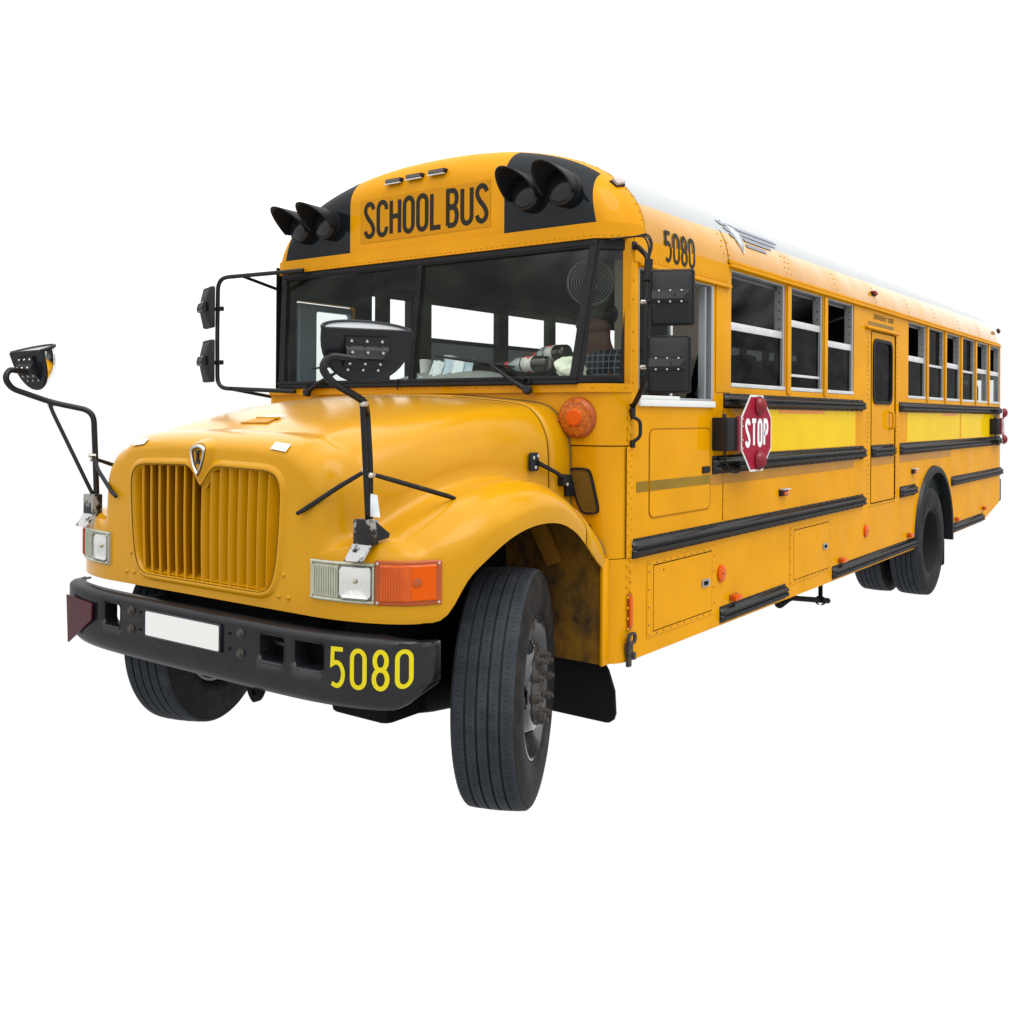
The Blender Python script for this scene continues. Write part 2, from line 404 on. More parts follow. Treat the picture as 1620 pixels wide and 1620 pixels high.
# ---- stroke lettering: centre lines in a box of width w, height 1
def arc(cx, cy, rx, ry, a0, a1, n=9): return [(cx + rx * math.cos(rad(a0 + (a1 - a0) * i / n)), cy + ry * math.sin(rad(a0 + (a1 - a0) * i / n))) for i in range(n + 1)]
def glyph(ch, w):
    r = w / 2; ry = min(0.28, r * 1.15)
    if ch in 'O0': return [(arc(r, 1 - ry, r, ry, 0, 180) + arc(r, ry, r, ry, 180, 360), True)]
    if ch == 'S': return [(arc(r, 1 - ry, r, ry, 5, 180) + [(0.06 * w, 1 - ry - .09), (0.3 * w, .575), (0.7 * w, .425), (0.94 * w, ry + .09)] + arc(r, ry, r, ry, 0, -175), False)]
    if ch == 'C': return [([(w, 1 - ry - .04)] + arc(r, 1 - ry, r, ry, 0, 180) + arc(r, ry, r, ry, 180, 360) + [(w, ry + .04)], False)]
    if ch == 'G': return [([(w, 1 - ry - .02)] + arc(r, 1 - ry, r, ry, 0, 180) + arc(r, ry, r, ry, 180, 360) + [(w, .45), (r, .45)], False)]
    if ch == 'H': return [([(0, 0), (0, 1)], False), ([(w, 0), (w, 1)], False), ([(0, .52), (w, .52)], False)]
    if ch == 'L': return [([(0, 1), (0, 0), (w, 0)], False)]
    if ch == 'B': return [([(0, 0), (0, 1)] + arc(w - r * .9, .77, r * .85, .23, 90, -90) + [(0, .54)], False), ([(0, .5)] + arc(w - r * .9, .26, r * .9, .26, 90, -90) + [(0, 0)], False)]
    if ch == 'U': return [([(0, 1)] + arc(r, ry, r, ry, 180, 360) + [(w, 1)], False)]
    if ch == 'T': return [([(r, 0), (r, 1)], False), ([(-.04, 1), (w + .04, 1)], False)]
    if ch == 'P': return [([(0, 0), (0, 1)] + arc(w - r * .9, .74, r * .9, .26, 90, -90) + [(0, .48)], False)]
    if ch == 'R': return [([(0, 0), (0, 1)] + arc(w - r * .9, .74, r * .9, .26, 90, -90) + [(0, .48)], False), ([(r, .48), (w, 0)], False)]
    if ch == 'D': return [([(0, 0), (0, 1)] + arc(0, .5, w, .5, 90, -90), False)]
    if ch == 'E': return [([(w, 1), (0, 1), (0, 0), (w, 0)], False), ([(0, .52), (w * .8, .52)], False)]
    if ch == 'M': return [([(0, 0), (0, 1), (r, .35), (w, 1), (w, 0)], False)]
    if ch == 'N': return [([(0, 0), (0, 1), (w, 0), (w, 1)], False)]
    if ch == 'Y': return [([(0, 1), (r, .5), (w, 1)], False), ([(r, .5), (r, 0)], False)]
    if ch == 'I': return [([(r, 0), (r, 1)], False), ([(0, 1), (w, 1)], False), ([(0, 0), (w, 0)], False)]
    if ch == '5': return [([(w * .95, 1), (0.08 * w, 1), (0.03 * w, .58), (.3 * w, .64)] + arc(w * .42, .32, w * .55, .32, 75, -100) + [(0.0, .06)], False)]
    if ch == '8': return [(arc(r, .75, r * .88, .25, -90, 270, 16)[:-1], True), (arc(r, .26, r, .26, 90, 450, 16)[:-1], True)]
    return []
def ribbon(P, closed, hw):
    P = [np.array(p, float) for p in P]; n = len(P); V = []; F = []
    for i in range(n):
        if closed: a, c = P[i - 1], P[(i + 1) % n]
        else: a, c = P[max(i - 1, 0)], P[min(i + 1, n - 1)]
        b = P[i]
        d1 = b - a if np.linalg.norm(b - a) > 1e-9 else c - b
        d2 = c - b if np.linalg.norm(c - b) > 1e-9 else b - a
        d1 = d1 / np.linalg.norm(d1); d2 = d2 / np.linalg.norm(d2)
        n1 = np.array([-d1[1], d1[0]]); n2 = np.array([-d2[1], d2[0]])
        mm = n1 + n2; L_ = np.linalg.norm(mm)
        if L_ < 1e-6: mm = n1; L_ = 1
        mm = mm / L_; k = 1 / max(0.45, float(mm @ n1))
        V += [b + mm * hw * k, b - mm * hw * k]
    for i in range(n if closed else n - 1):
        j = (i + 1) % n; F.append((2 * i, 2 * i + 1, 2 * j + 1, 2 * j))
    return V, F
def text(s, a0, b0, height, adv, lw, sw, fmap, material, parent, name='letter', space=None):
    """each character its own thin raised piece; fmap(a, b, off) -> 3D"""
    a = a0
    for ch in s:
        if ch == ' ': a += space if space is not None else adv * 0.5; continue
        V = []; F = []; k = 0
        for P, cl in glyph(ch, (lw - sw) / (height - sw)):
            P = [(a + sw / 2 + x * (height - sw), b0 + sw / 2 + y * (height - sw)) for x, y in P]
            rv, rf = ribbon(P, cl, sw / 2)
            q = len(V); off = 0.0012 + 0.0005 * k; k += 1
            V += [fmap(p[0], p[1], off) for p in rv]; F += [tuple(i + q for i in f) for f in rf]
        obj(name, V, F, material, parent, recalc=False)
        a += adv
def sheet(name, outline, fmap, material, parent=ROOT, **kw):
    return obj(name, [fmap(*p) for p in outline], [tuple(range(len(outline)))], material, parent, recalc=False, **kw)
# ================================================================== BODY SHELL
W = 1.22
Z0, ZG = 0.50, 2.48          # skirt bottom, gutter
YF, YB = 0.78, 9.56          # side wall front and back
ARCH_Y, ARCH_Z = 6.45, 0.56
def arch_pts(a, b, n=22): return [(ARCH_Y - a * math.cos(math.pi * i / n), ARCH_Z + b * math.sin(math.pi * i / n)) for i in range(n + 1)]

SIDE_WIN = [(1.905, 2.725), (2.815, 3.412), (3.50, 4.082), (5.556, 6.142), (6.230, 6.815), (6.905, 7.490), (7.580, 8.165), (8.255, 8.840), (8.930, 9.515)]
WZ0, WZ1 = 1.805, 2.462
outline = [(YF, Z0), (ARCH_Y - 0.60, Z0)] + arch_pts(0.60, 0.60) + [(ARCH_Y + 0.60, Z0), (8.62, 0.51), (9.50, 0.655), (YB, 0.70), (YB, ZG), (YF, ZG)]
holesL = [rect(a, b, WZ0, WZ1) for a, b in SIDE_WIN] + [rect(0.850, 1.672, 1.700, 2.345), rrect(4.50, 5.165, 0.975, 2.312, 0.012, 2)]
wall = prism('side_wall', outline, holesL, lambda a, b, t: (t, a, b), W, W - 0.045, PAINT)
liner = prism('interior_lining', [(0.815, 0.9), (YB - .02, 0.9), (YB - .02, ZG), (0.815, ZG)], [rect(a - .002, b + .002, WZ0 - .002, WZ1 + .002) for a, b in SIDE_WIN] + [rect(0.848, 1.674, 1.698, 2.347), rect(4.55, 5.08, 1.74, 2.255)],
              lambda a, b, t: (t, a, b), W - 0.050, W - 0.056, INTD, wall)
# right wall, seen through the windows from the inside
RW = [(1.50, 1.90), (2.105, 2.925), (3.03, 3.62), (3.70, 4.28), (4.37, 4.96), (5.05, 5.63), (5.72, 6.30), (6.39, 6.98), (7.06, 7.65), (7.73, 8.32), (8.40, 8.99), (9.07, 9.50)]
holesR = [rect(a, b, WZ0, 2.50 - .02) for a, b in RW] + [rect(0.86, 1.36, 0.75, 2.34)]
wallR = prism('side_wall', [(YF, Z0), (ARCH_Y - 0.60, Z0)] + arch_pts(0.60, 0.60) + [(ARCH_Y + 0.60, Z0), (8.62, 0.51), (9.50, 0.655), (YB, 0.70), (YB, 2.52), (YF, 2.52)], holesR, lambda a, b, t: (t, a, b), -W, -W + 0.045, PAINT)
prism('interior_lining', [(0.70, 0.9), (YB - .02, 0.9), (YB - .02, 2.52), (0.70, 2.52)], [rect(a - .002, b + .002, WZ0 - .002, 2.48 + .002) for a, b in RW] + [rect(0.858, 1.362, 0.95, 2.342)],
      lambda a, b, t: (t, a, b), -W + 0.050, -W + 0.056, INTD, wallR)
# folding entrance door on the far side
dr = prism('entry_door', rrect(0.87, 1.35, 0.76, 2.33, .02), [rrect(0.885, 0.905, 1.2, 2.31, .008), rrect(1.035, 1.335, 1.2, 2.29, .02)], lambda a, b, t: (t, a, b), -W + .005, -W + .04, POST)
sheet('pane', rect(1.035, 1.335, 1.2, 2.29), lambda a, b: (-W + .02, a, b), SGLASS, dr)
# rear wall with clear glass
REARHOLES = [rrect(0.78, 1.188, 1.83, 2.09, .02), rrect(-1.188, -0.78, 1.83, 2.09, .02)]
rw = prism('rear_wall', [(-1.2, .7), (1.2, .7), (1.2, 2.5), (1.0, 2.82), (.6, 2.98), (-.6, 2.98), (-1.0, 2.82), (-1.2, 2.5)], REARHOLES,
           lambda a, b, t: (a, t, b), YB + .02, YB - .02, PAINT)
sheet('pane', rect(.78, 1.188, 1.83, 2.09), lambda a, b: (a, YB, b), SGLASS, rw)
prism('interior_lining', [(-1.19, .9), (1.192, .9), (1.192, 2.46), (1.0, 2.80), (.6, 2.95), (-.6, 2.95), (-1.0, 2.80), (-1.19, 2.46)], REARHOLES, lambda a, b, t: (a, t, b), YB - .026, YB - .03, INTD, rw)
box('rear_bumper', -1.2, 1.215, 9.46, 9.68, .66, .93, RAIL, bev=.02)
# floor and dark underside
box('cabin_floor', -1.16, 1.16, .66, 9.54, .88, .93, INTD, bev=0)

# ---- windows of the near side
def window(y0, y1, z0, z1, s, bars, lower, upper, jamb=.03):
    x0, x1 = s * (W - .006), s * (W - .060)
    f = prism('window', rect(y0 + .001, y1 - .001, z0 + .001, z1 - .001), [rect(y0 + .008, y1 - jamb, z0 + .022, z1 - .008)], lambda a, b, t: (t, a, b), x0, x1, ALUG if s > 0 else INTD)
    for i, (za, zb) in enumerate(bars):
        box('sash_bar', *sorted((s * (W - .010), s * (W - .034))), y0 + .009, y1 - .012, za, zb, ALU if s > 0 else INTD, f, bev=.003)
    if s > 0: box('sill_bar', W - .022, W + .002, y0 + .004, y1 - .004, z0 + .003, z0 + .026, ALU, f, bev=.003)
    zb0 = bars[0][0] if bars else z1
    if lower: sheet('pane', rect(y0 + .01, y1 - .02, z0 + .02, zb0 + .005), lambda a, b: (s * (W - .022), a, b), lower, f)
    if upper: sheet('pane', rect(y0 + .01, y1 - .02, zb0, z1 - .006), lambda a, b: (s * (W - .036), a, b), upper, f)
    if s > 0:   # row of latch notches down the jamb
        rivets('latch_notches', [((W - .028, y1 - jamb - .0005, z1 - .05 - .055 * k), (0, -1, 0)) for k in range(5)], CHASSIS, f, .005)
    return f
bars = [[(2.128, 2.172)], [(2.215, 2.258), (1.898, 1.915)], [(2.128, 2.172)], [(2.128, 2.176)], [(2.108, 2.130)], [(2.128, 2.176)], [(2.108, 2.130)], [(2.128, 2.176)], [(2.128, 2.176)]]
for i, (a, b) in enumerate(SIDE_WIN):
    low = SGLASS if i in (7, 8) else TINT
    window(a, b, WZ0, WZ1, 1, bars[i], low, TINT if i in (4, 6) else None, jamb=.034)
for i, (a, b) in enumerate(RW):
    window(a, b, WZ0, 2.48, -1, [(2.165, 2.195)] if i else [], TINT if i else None, None if i else SGLASS, jamb=.012)
# driver window: white sliding frame
f = prism('driver_window', rect(.851, 1.671, 1.701, 2.344), [rect(.857, 1.645, 1.735, 2.339)], lambda a, b, t: (t, a, b), W + .002, W - .055, ALUG)
box('window_sill', W - .03, W + .016, .846, 1.676, 1.690, 1.722, WPLASTIC, f, bev=.003)
box('window_track', W - .028, W + .012, .852, 1.26, 1.7225, 1.742, WPLASTIC, f, bev=.003)
box('sash_bar', W - .034, W - .012, 1.205, 1.225, 1.743, 2.335, ALU, f, bev=.002)
sheet('pane', rect(.862, 1.205, 1.735, 2.335), lambda a, b: (W - .022, a, b), thin_glass('green_reflect_glass', (.10, .15, .125), .01, .15), f)  # green tint imitates a tree reflection on this pane
box('window_channel', W - .052, W - .012, 1.597, 1.612, 1.735, 2.335, ALUG, f, bev=.002)

# yellow posts between the windows, riveted
for a, b in ((2.727, 2.813), (3.414, 3.498)):
    box('window_post', W + .001, W + .010, a + .012, b - .012, WZ0 - .02, ZG - .02, PAINT, bev=.004)
for i in range(3, 8):
    a, b = SIDE_WIN[i][1], SIDE_WIN[i + 1][0]
    box('window_post', W + .001, W + .010, a + .014, b - .014, WZ0 - .02, ZG - .02, PAINT, bev=.004)
# panels standing slightly proud of the wall
box('window_post', W + .001, W + .006, 1.70, 1.885, 1.775, 2.355, PAINT, bev=.002)
ob = prism('driver_panel', rrect(.966, 1.636, 1.155, 1.575, .035), [], lambda a, b, t: (t, a, b), W + .004, W + .0005, PAINT)
mod = ob.modifiers.new('bevel', 'BEVEL'); mod.width = .003; mod.segments = 2; mod.limit_method = 'ANGLE'
tube('panel_groove', [(W + .002, a, b) for a, b in rrect(.960, 1.642, 1.149, 1.581, .04)], .0014, MATS['seam_yellow'] if 'seam_yellow' in MATS else mat('seam_yellow', (.22, .10, .008), rough=.7, spec=.05), ob, n=5, closed=True)

# ---- roof
RN, RH = 2.25, 0.56
def roof_z(x): return ZG + RH * (1 - (abs(x) / W) ** RN) ** (1 / RN)
def roof_x(z): return W * (1 - ((z - ZG) / RH) ** RN) ** (1 / RN)
def profile(n=72):
    P = []
    for i in range(n + 1):
        t = math.pi * i / n
        c, s = math.cos(t), math.sin(t)
        P.append((W * math.copysign(abs(c) ** (2 / RN), c), ZG + RH * abs(s) ** (2 / RN)))
    return P
PROF = profile()
def inset(P, c, dx, dz): return [(x * (1 - dx * (1 - c) / W), ZG + (z - ZG) * (1 - dz * (1 - c) / RH)) for x, z in P]
ZL = 2.688
rows = []
YS = 0.914
for y in [YS] + list(np.linspace(1.4, 9.36, 14)): rows.append([(x, y, z) for x, z in PROF])
for k in range(1, 9):
    t = rad(90 * k / 8); rows.append([(x, 9.36 + .22 * math.sin(t), z) for x, z in inset(PROF, math.cos(t), .10, .22)])
n = len(PROF); V = [p for r in rows for p in r]
F = [(i * n + k, i * n + k + 1, (i + 1) * n + k + 1, (i + 1) * n + k) for i in range(len(rows) - 1) for k in range(n - 1)]
F.append(tuple(range((len(rows) - 1) * n, len(rows) * n)))
def split_mesh(V, F, cuts, classify):
    """cut with planes (co, no) and sort the faces into named sets"""
    bm = bmesh.new(); vs = [bm.verts.new(v) for v in V]
    for f in F: bm.faces.new([vs[i] for i in f])
    bmesh.ops.recalc_face_normals(bm, faces=bm.faces)
    for co, no in cuts:
        bmesh.ops.bisect_plane(bm, geom=list(bm.verts) + list(bm.edges) + list(bm.faces), dist=1e-6, plane_co=co, plane_no=no)
    out = {}
    for f in bm.faces:
        k = classify(f.calc_center_median())
        vs_, fs_, mp = out.setdefault(k, ([], [], {}))
        idx = []
        for v in f.verts:
            if v.index not in mp or True:
                key = (round(v.co.x, 6), round(v.co.y, 6), round(v.co.z, 6))
                if key not in mp: mp[key] = len(vs_); vs_.append(tuple(v.co))
            idx.append(mp[key])
        fs_.append(idx)
    bm.free()
    return out
parts = split_mesh(V, F, [((0, .9, 2.664), (0, -.0085, 1))], lambda c: 'w' if c.z > 2.664 + .0085 * (c.y - .9) else ('l' if c.x > 0 else 'r'))
obj('roof', parts['w'][0], parts['w'][1], WHITE, smooth=30)
sideroof = obj('roof_side_panel', parts['l'][0], parts['l'][1], PAINTR, smooth=30)
obj('roof_side_panel', parts['r'][0], parts['r'][1], PAINT, smooth=30)
# dark metal lining inside the roof
loft('ceiling', [[(x * .965, y, z - .05) for x, z in PROF] for y in (.9, 2, 4, 6, 8, 9.5)], CEIL)
# gutters, with the deeper hood over the driver
box('gutter', W + .001, W + .024, 1.86, 9.52, 2.470, 2.486, PAINT, bev=.004)
box('gutter_rail', W + .001, W + .012, 1.862, 9.50, 2.489, 2.512, PAINT, bev=.003)
fs = prism('driver_roof_skirt', [(.80, 2.368), (1.86, 2.358), (1.86, 2.482), (.80, 2.482)], [], lambda a, b, t: (t, a, b), W + .006, W + .0005, PAINT)
box('gutter', W + .003, W + .026, .845, 1.862, 2.350, 2.366, PAINT, fs, bev=.004)
def roofpt(y, s, off=.003):
    """point on the near roof slope: s = height z"""
    if s <= ZG: return (W + .006 + off, y, s)
    x = roof_x(s); e = 1e-4
    dx = (roof_x(s + e) - x) / e
    nn = Vector((1, 0, -dx)).normalized()
    return (x + nn.x * (off + .004), y, s + nn.z * (off + .004))
rivets('rivets', [(roofpt(y, 2.385, 0), (1, 0, 0)) for y in np.arange(.87, 1.84, .026)] + [(roofpt(y, 2.40, 0), (1, 0, 0)) for y in np.arange(.883, 1.84, .052)], PAINT, fs, .0055)
rv = [((W + .013, y, 2.5005), (1, 0, 0)) for y in np.arange(1.89, 9.45, .045)]
for y in (1.80, 1.87, 2.74, 2.80, 3.68, 4.62, 5.56, 6.5, 7.44, 8.4):
    rv += [(roofpt(y + .012 * (-1) ** k, z, -.003), (.9, 0, .4)) for k, z in enumerate(np.arange(2.54, 2.66, .036))]
rivets('rivets', rv, PAINT, sideroof, .006)
tube('seam', [roofpt(1.862, z, -.003) for z in np.arange(2.47, 2.70, .03)], .002, LINE, sideroof, n=5)
# faded mark and emblem on the slope
text('5080', 1.100, 2.402, .158, .0865, .074, .0195, lambda a, b, o: roofpt(a, b, o + .001), BLACKT, fs, name='number')
sh = [(0.00, .115), (.045, .135), (.09, .115), (.088, .04), (.075, -.02), (.045, -.085), (.015, -.02), (.002, .04)]
EM = lambda a, b, t: roofpt(2.02 + a, 2.655 + b, t)
em = prism('roof_emblem', [(p[0] * 1.7, p[1]) for p in sh], [], EM, .0005, .0002, mat('emblem_white', (.36, .38, .40), rough=.4, spec=.3))
prism('emblem_ring', [(p[0] * 1.7 * .8 + .015, p[1] * .8 + .003) for p in sh], [[(p[0] * 1.7 * .66 + .026, p[1] * .66 + .006) for p in sh]], EM, .0012, .0008, mat('emblem_grey', (.20, .225, .25), rough=.4, spec=.3), em)
SL = mat('emblem_stripe', (.13, .15, .19), rough=.4, spec=.3)
for k, (l, zz) in enumerate(((.62, .085), (.53, .05), (.42, .017), (.30, -.02))):
    prism('emblem_stripe', [(.165, zz - .011), (.165 + l, zz - .011), (.135 + l, zz + .011), (.150, zz + .011)], [], EM, .0005, .0002, SL, em)
for k in range(3):
    prism('emblem_stripe', [(-.10 + .03 * k, .10 - .035 * k), (-.005 + .01 * k, .10 - .035 * k), (.002 + .01 * k, .075 - .035 * k), (-.075 + .03 * k, .075 - .035 * k)], [], EM, .0005, .0002, SL, em)
# small lamps along the roof
def marker(name, loc, d, m_, parent=ROOT, w=.09, h=.034, t=.03):
    """low wedge-shaped marker lamp on a dark base"""
    bm_ = Matrix.Translation(Vector(loc)) @ Vector((0, 0, 1)).rotation_difference(Vector(d)).to_matrix().to_4x4()
    b = box(name, -w / 2, w / 2, -h / 2, h / 2, 0, t * .45, PLAST, parent, bev=.004, mtx=bm_)
    box('lens', -w * .44, w * .44, -h * .42, h * .42, t * .45, t, m_, b, bev=.007)
    return b
marker('roof_marker', roofpt(4.59, 2.60, -.004), (.95, 0, .3), REDL, w=.035, h=.09)
marker('roof_marker', (1.195, 9.50, 2.66), (.8, .5, .3), REDL, w=.05, h=.05)

# ---- front cap with SCHOOL BUS board
rows = []
CF = .695
for k in range(15):
    t = rad(90 * k / 14); rows.append([(x, .910 - (.910 - CF) * math.sin(t), z) for x, z in inset(PROF, math.cos(t), .125, .19)])
V = [p for r in rows for p in r]
F = [(i * n + k, i * n + k + 1, (i + 1) * n + k + 1, (i + 1) * n + k) for i in range(len(rows) - 1) for k in range(n - 1)]
F.append(tuple(range((len(rows) - 1) * n, len(rows) * n)))
ZC = 2.548
XI, XO = .541, 1.079
parts = split_mesh(V, F, [((s * XI, 0, 0), (1, 0, 0)) for s in (1, -1)] + [((s * XO, 0, ZC), (s, 0, .22)) for s in (1, -1)] + [((0, 0, ZC), (0, 0, 1)), ((0, .83, 0), (0, 1, 0))],
                   lambda c: ('b' if c.x > 0 else 'c') if (XI < abs(c.x) < XO - .22 * (c.z - ZC) and c.z > ZC and c.y < .83) else 'y')
cap = obj('front_cap', parts['y'][0], parts['y'][1], PAINT, smooth=35)
bpl = obj('black_light_panel', parts['b'][0], parts['b'][1], BLACKP, smooth=35)
bpr = obj('black_light_panel', parts['c'][0], parts['c'][1], BLACKP, smooth=35)
def plan(front, side_y, off=0, ex=.12, n=10, xw=W):
    """body plan outline, near side to far side"""
    P = [(xw + off, side_y)]
    ey = side_y - front - .0
    for i in range(n + 1):
        t = rad(90 * i / n); P.append((xw - ex + (ex + off) * math.cos(t), side_y - (ey + off) * math.sin(t)))
    return P + [(-x, y) for x, y in reversed(P)]
def band(name, z0, z1, front, side_y, off, m_, parent=ROOT, tilt=0, ex=.12, closed_ends=True, lip=0):
    A = plan(front, side_y, off, ex); B = plan(front + tilt, side_y + tilt, off, ex)
    C_ = plan(front + lip, side_y + lip, off - lip - .02, ex)
    rows_ = [[(x, y, z0) for x, y in C_], [(x, y, z0) for x, y in A], [(x, y, z1) for x, y in B], [(x, y, z1) for x, y in plan(front + tilt, side_y + tilt, off - .03, ex)]]
    return loft(name, rows_, m_, parent, smooth=30)
lipb = band('cap_lip', 2.470, 2.544, .672, .90, .004, PAINT, ex=.165)
lp = plan(.672, .90, .004, .165)
def along(P, step, start=0):
    out = []; acc = -start
    for (a, b) in zip(P[:-1], P[1:]):
        d = math.hypot(b[0] - a[0], b[1] - a[1])
        if d < 1e-6: continue
        while acc <= d:
            if acc >= 0:
                u = acc / d; out.append((a[0] + (b[0] - a[0]) * u, a[1] + (b[1] - a[1]) * u, (b[1] - a[1]) / d, -(b[0] - a[0]) / d))
            acc += step
        acc -= d
    return out
rivets('rivets', [((x, y, 2.486), (-nx if False else (1 if x > 1.1 else 0.0), -1, 0)) for x, y, nx, ny in along(lp, .034, .0)], PAINT, lipb, .0062)
rivets('rivets', [((roof_x(z) + .001, .895, z), (1, -.1, .2)) for z in np.arange(2.50, 2.66, .04)] + [((roof_x(z) + .001, .902, z + .001), (.7, 0, .6)) for z in np.arange(2.66, 2.92, .04)], PAINT, cap, .006)
# seam between cap and roof
tube('seam', [(x * 1.0004, .912, z) for x, z in PROF], .0016, mat('seam_yellow', (.22, .10, .008), rough=.7, spec=.05), cap, n=5)
board = prism('name_board', rect(-.458, .456, 2.594, 2.832), [], lambda a, b, t: (a, t, b), CF - .0025, CF - .0005, STICK)
adv = .0985
text('SCHOOL', -.432, 2.614, .206, .0970, .088, .0265, lambda a, b, o: (a, CF - .002 - o, b), BLACKT, board)
text('BUS', .163, 2.614, .206, .0970, .088, .0265, lambda a, b, o: (a, CF - .002 - o, b), BLACKT, board)
for x, z in ((-.205, 2.915), (-.056, 2.920), (.102, 2.923)):
    # lamp pods on the curve of the cap
    zz = z; c = 1 - (1 - (zz - ZG) / (roof_z(x) - ZG)) * RH / .19
    c = max(0, min(1, c)); y = .910 - (.910 - CF) * math.sqrt(1 - c * c)
    mk = box('marker_lamp', x - .055, x + .055, y - .030, y + .04, zz - .016, zz + .010, PLAST, bev=.007)
    prism('lens', rrect(x - .052, x + .052, zz - .012, zz + .006, .006), [], lambda a, b, t: (a, t, b), y - .034, y - .029, mat('smoked_lens', (.05, .035, .03), rough=.15, coat=.5), mk)
    box('trim', x - .057, x + .057, y - .036, y - .020, zz - .0225, zz - .0165, ALU, mk, bev=.002)
ck = marker('corner_marker', (1.090, .858, 2.752), (.72, -.32, .62), mat('marker_lens', (.34, .28, .26), rough=.2, spec=.3, coat=.3), ROOT, w=.05, h=.075, t=.034)
# warning lamps with hoods
for s, par in ((1, bpl), (-1, bpr)):
    for xx in (.70, .91):
        x = s * xx; zc = 2.722
        h = lathe('warning_lamp', [(0, .086), (.045, .083), (.05, .077), (.05, .072)], PLAST, ROOT, 40, axis_mtx((x, CF - .001, zc), (0, -1, 0)))
        lathe('lens', [(.046, .073), (.056, .066), (.064, .040), (.067, 0)], DARKLENS, h, 32)
        rows_ = []
        for i in range(25):
            a = -22 + 224 * i / 24
            c = max(0.0, math.sin(rad(a)) * .5 + .5) ** 1.6
            L_ = .015 + .195 * c
            row = []
            for k in range(7):
                u = k / 6
                row.append((x + (.088 + .006 * u) * math.cos(rad(a)), CF - .035 - L_ * u, zc + (.088 + .006 * u) * math.sin(rad(a)) + .0))
            rows_.append(row)
        # hood sheet: child of the panel so that it stays one level below
        hv = loft('lamp_hood', rows_, PLAST, ROOT, smooth=60)
        md = hv.modifiers.new('solid', 'SOLIDIFY'); md.thickness = .005

# ---- windscreen
WS0 = Vector((0, .620, 1.810)); WSU = Vector((0, .075, .635)).normalized(); WSN = Vector((0, -WSU.z, WSU.y))
def wsp(a, b, t): return tuple(WS0 + Vector((a, 0, 0)) + WSU * b + WSN * t)
gask = prism('windscreen_gasket', [(1.030, -.022), (1.096, .668), (-1.096, .668), (-1.030, -.022)],
             [[(.992, .018), (.015, .018), (.015, .622), (1.050, .622)], [(-.992, .018), (-1.050, .622), (-.015, .622), (-.015, .018)]], wsp, .018, -.02, RUBBER)
md = gask.modifiers.new('bevel', 'BEVEL'); md.width = .006; md.segments = 2; md.limit_method = 'ANGLE'
sheet('windscreen', [(1.0, .010), (.004, .010), (.004, .63), (1.058, .63)], lambda a, b: wsp(a, b, 0), WGLASS, gask)
sheet('windscreen', [(-1.0, .010), (-1.058, .63), (-.004, .63), (-.004, .010)], lambda a, b: wsp(a, b, 0), WGLASS, gask)
for xo in (-.009, .009): tube('bead', [wsp(xo, .02, .019), wsp(xo, .62, .019)], .0045, RUBBER, gask, n=6)
for bo in (.004, .636): tube('bead', [wsp(-1.04 if bo < .1 else -1.08, bo, .018), wsp(1.04 if bo < .1 else 1.08, bo, .018)], .006, RUBBER, gask, n=6)
for s in (1, -1):
    A, B, A2, B2 = [Vector((s * p[0], p[1], p[2])) for p in ((1.012, .612, 1.795), (1.188, .800, 1.795), (1.076, .690, 2.470), (1.200, .812, 2.470))]
    nn = ((B - A).cross(A2 - A)).normalized() * s
    if nn.y > 0: nn = -nn
    def cp(a, b, t, A=A, B=B, A2=A2, B2=B2, nn=nn): return tuple((A * (1 - a) + B * a) * (1 - b) + (A2 * (1 - a) + B2 * a) * b + nn * t)
    cg = prism('corner_window', rect(0, 1, 0, 1), [rect(.15, .87, .055, .925)], cp, .012, -.02, RUBBER)
    md = cg.modifiers.new('bevel', 'BEVEL'); md.width = .005; md.segments = 2; md.limit_method = 'ANGLE'
    sheet('pane', rect(.12, .90, .03, .95), lambda a, b: cp(a, b, 0), WGLASS, cg)
    box('corner_post', *sorted((s * (W - .03), s * (W + .002))), .796, .846, 1.755, 2.47, PAINT, bev=.006)
# soffit between cap lip and glass
obj('cap_soffit', [(x, y, 2.474) for x, y in plan(.680, .90, 0, .165)] + [(x, .93, 2.4745) for x in (-1.2, 1.2)], [tuple(range(24)) + (24, 25)] if len(plan(.68, .90, 0, .165)) == 24 else [tuple(range(len(plan(.68, .90, 0, .165)))) + (len(plan(.68, .90, 0, .165)), len(plan(.68, .90, 0, .165)) + 1)], PAINT, lipb)
# cowl below the glass
cw = band('cowl_strip', 1.752, 1.792, .628, .79, .006, PAINT)
rivets('rivets', [((x, y, 1.778), (1 if x > 1.15 else 0, -1, 0)) for x, y, a, b in along(plan(.628, .79, .006), .085, .03)], PAINT, cw, .0065)
band('cowl_panel', 1.506, 1.7515, .640, .78, 0, PAINT)
lc = band('cowl_panel', .984, 1.500, .643, .78, -.002, PAINT)
band('corner_skirt', .500, .980, .645, .78, -.001, PAINT, lip=.0)
band('cowl_backing', .52, 1.79, .66, .80, -.012, DIRTY_SHADE)
fwl = box('firewall', -1.06, 1.162, .630, .638, .502, .978, DIRTY_SHADE, bev=0)
box('firewall_panel', -1.06, 1.095, .630, .638, .9785, 1.14, DIRTY_SHADE, fwl, bev=0)
box('arch_lip', 1.160, 1.176, .612, .668, .500, .990, PAINT, fwl, bev=.004)
box('corner_flange', W + .0005, W + .005, .742, .800, .983, 1.50, PAINT, bev=.002)
rivets('rivets', [((W + .005, .757 if k % 2 else .785, .60 + k * .0265 if False else .53 + k * .0245), (1, 0, 0)) for k in range(48)], PAINT, wall, .0075)
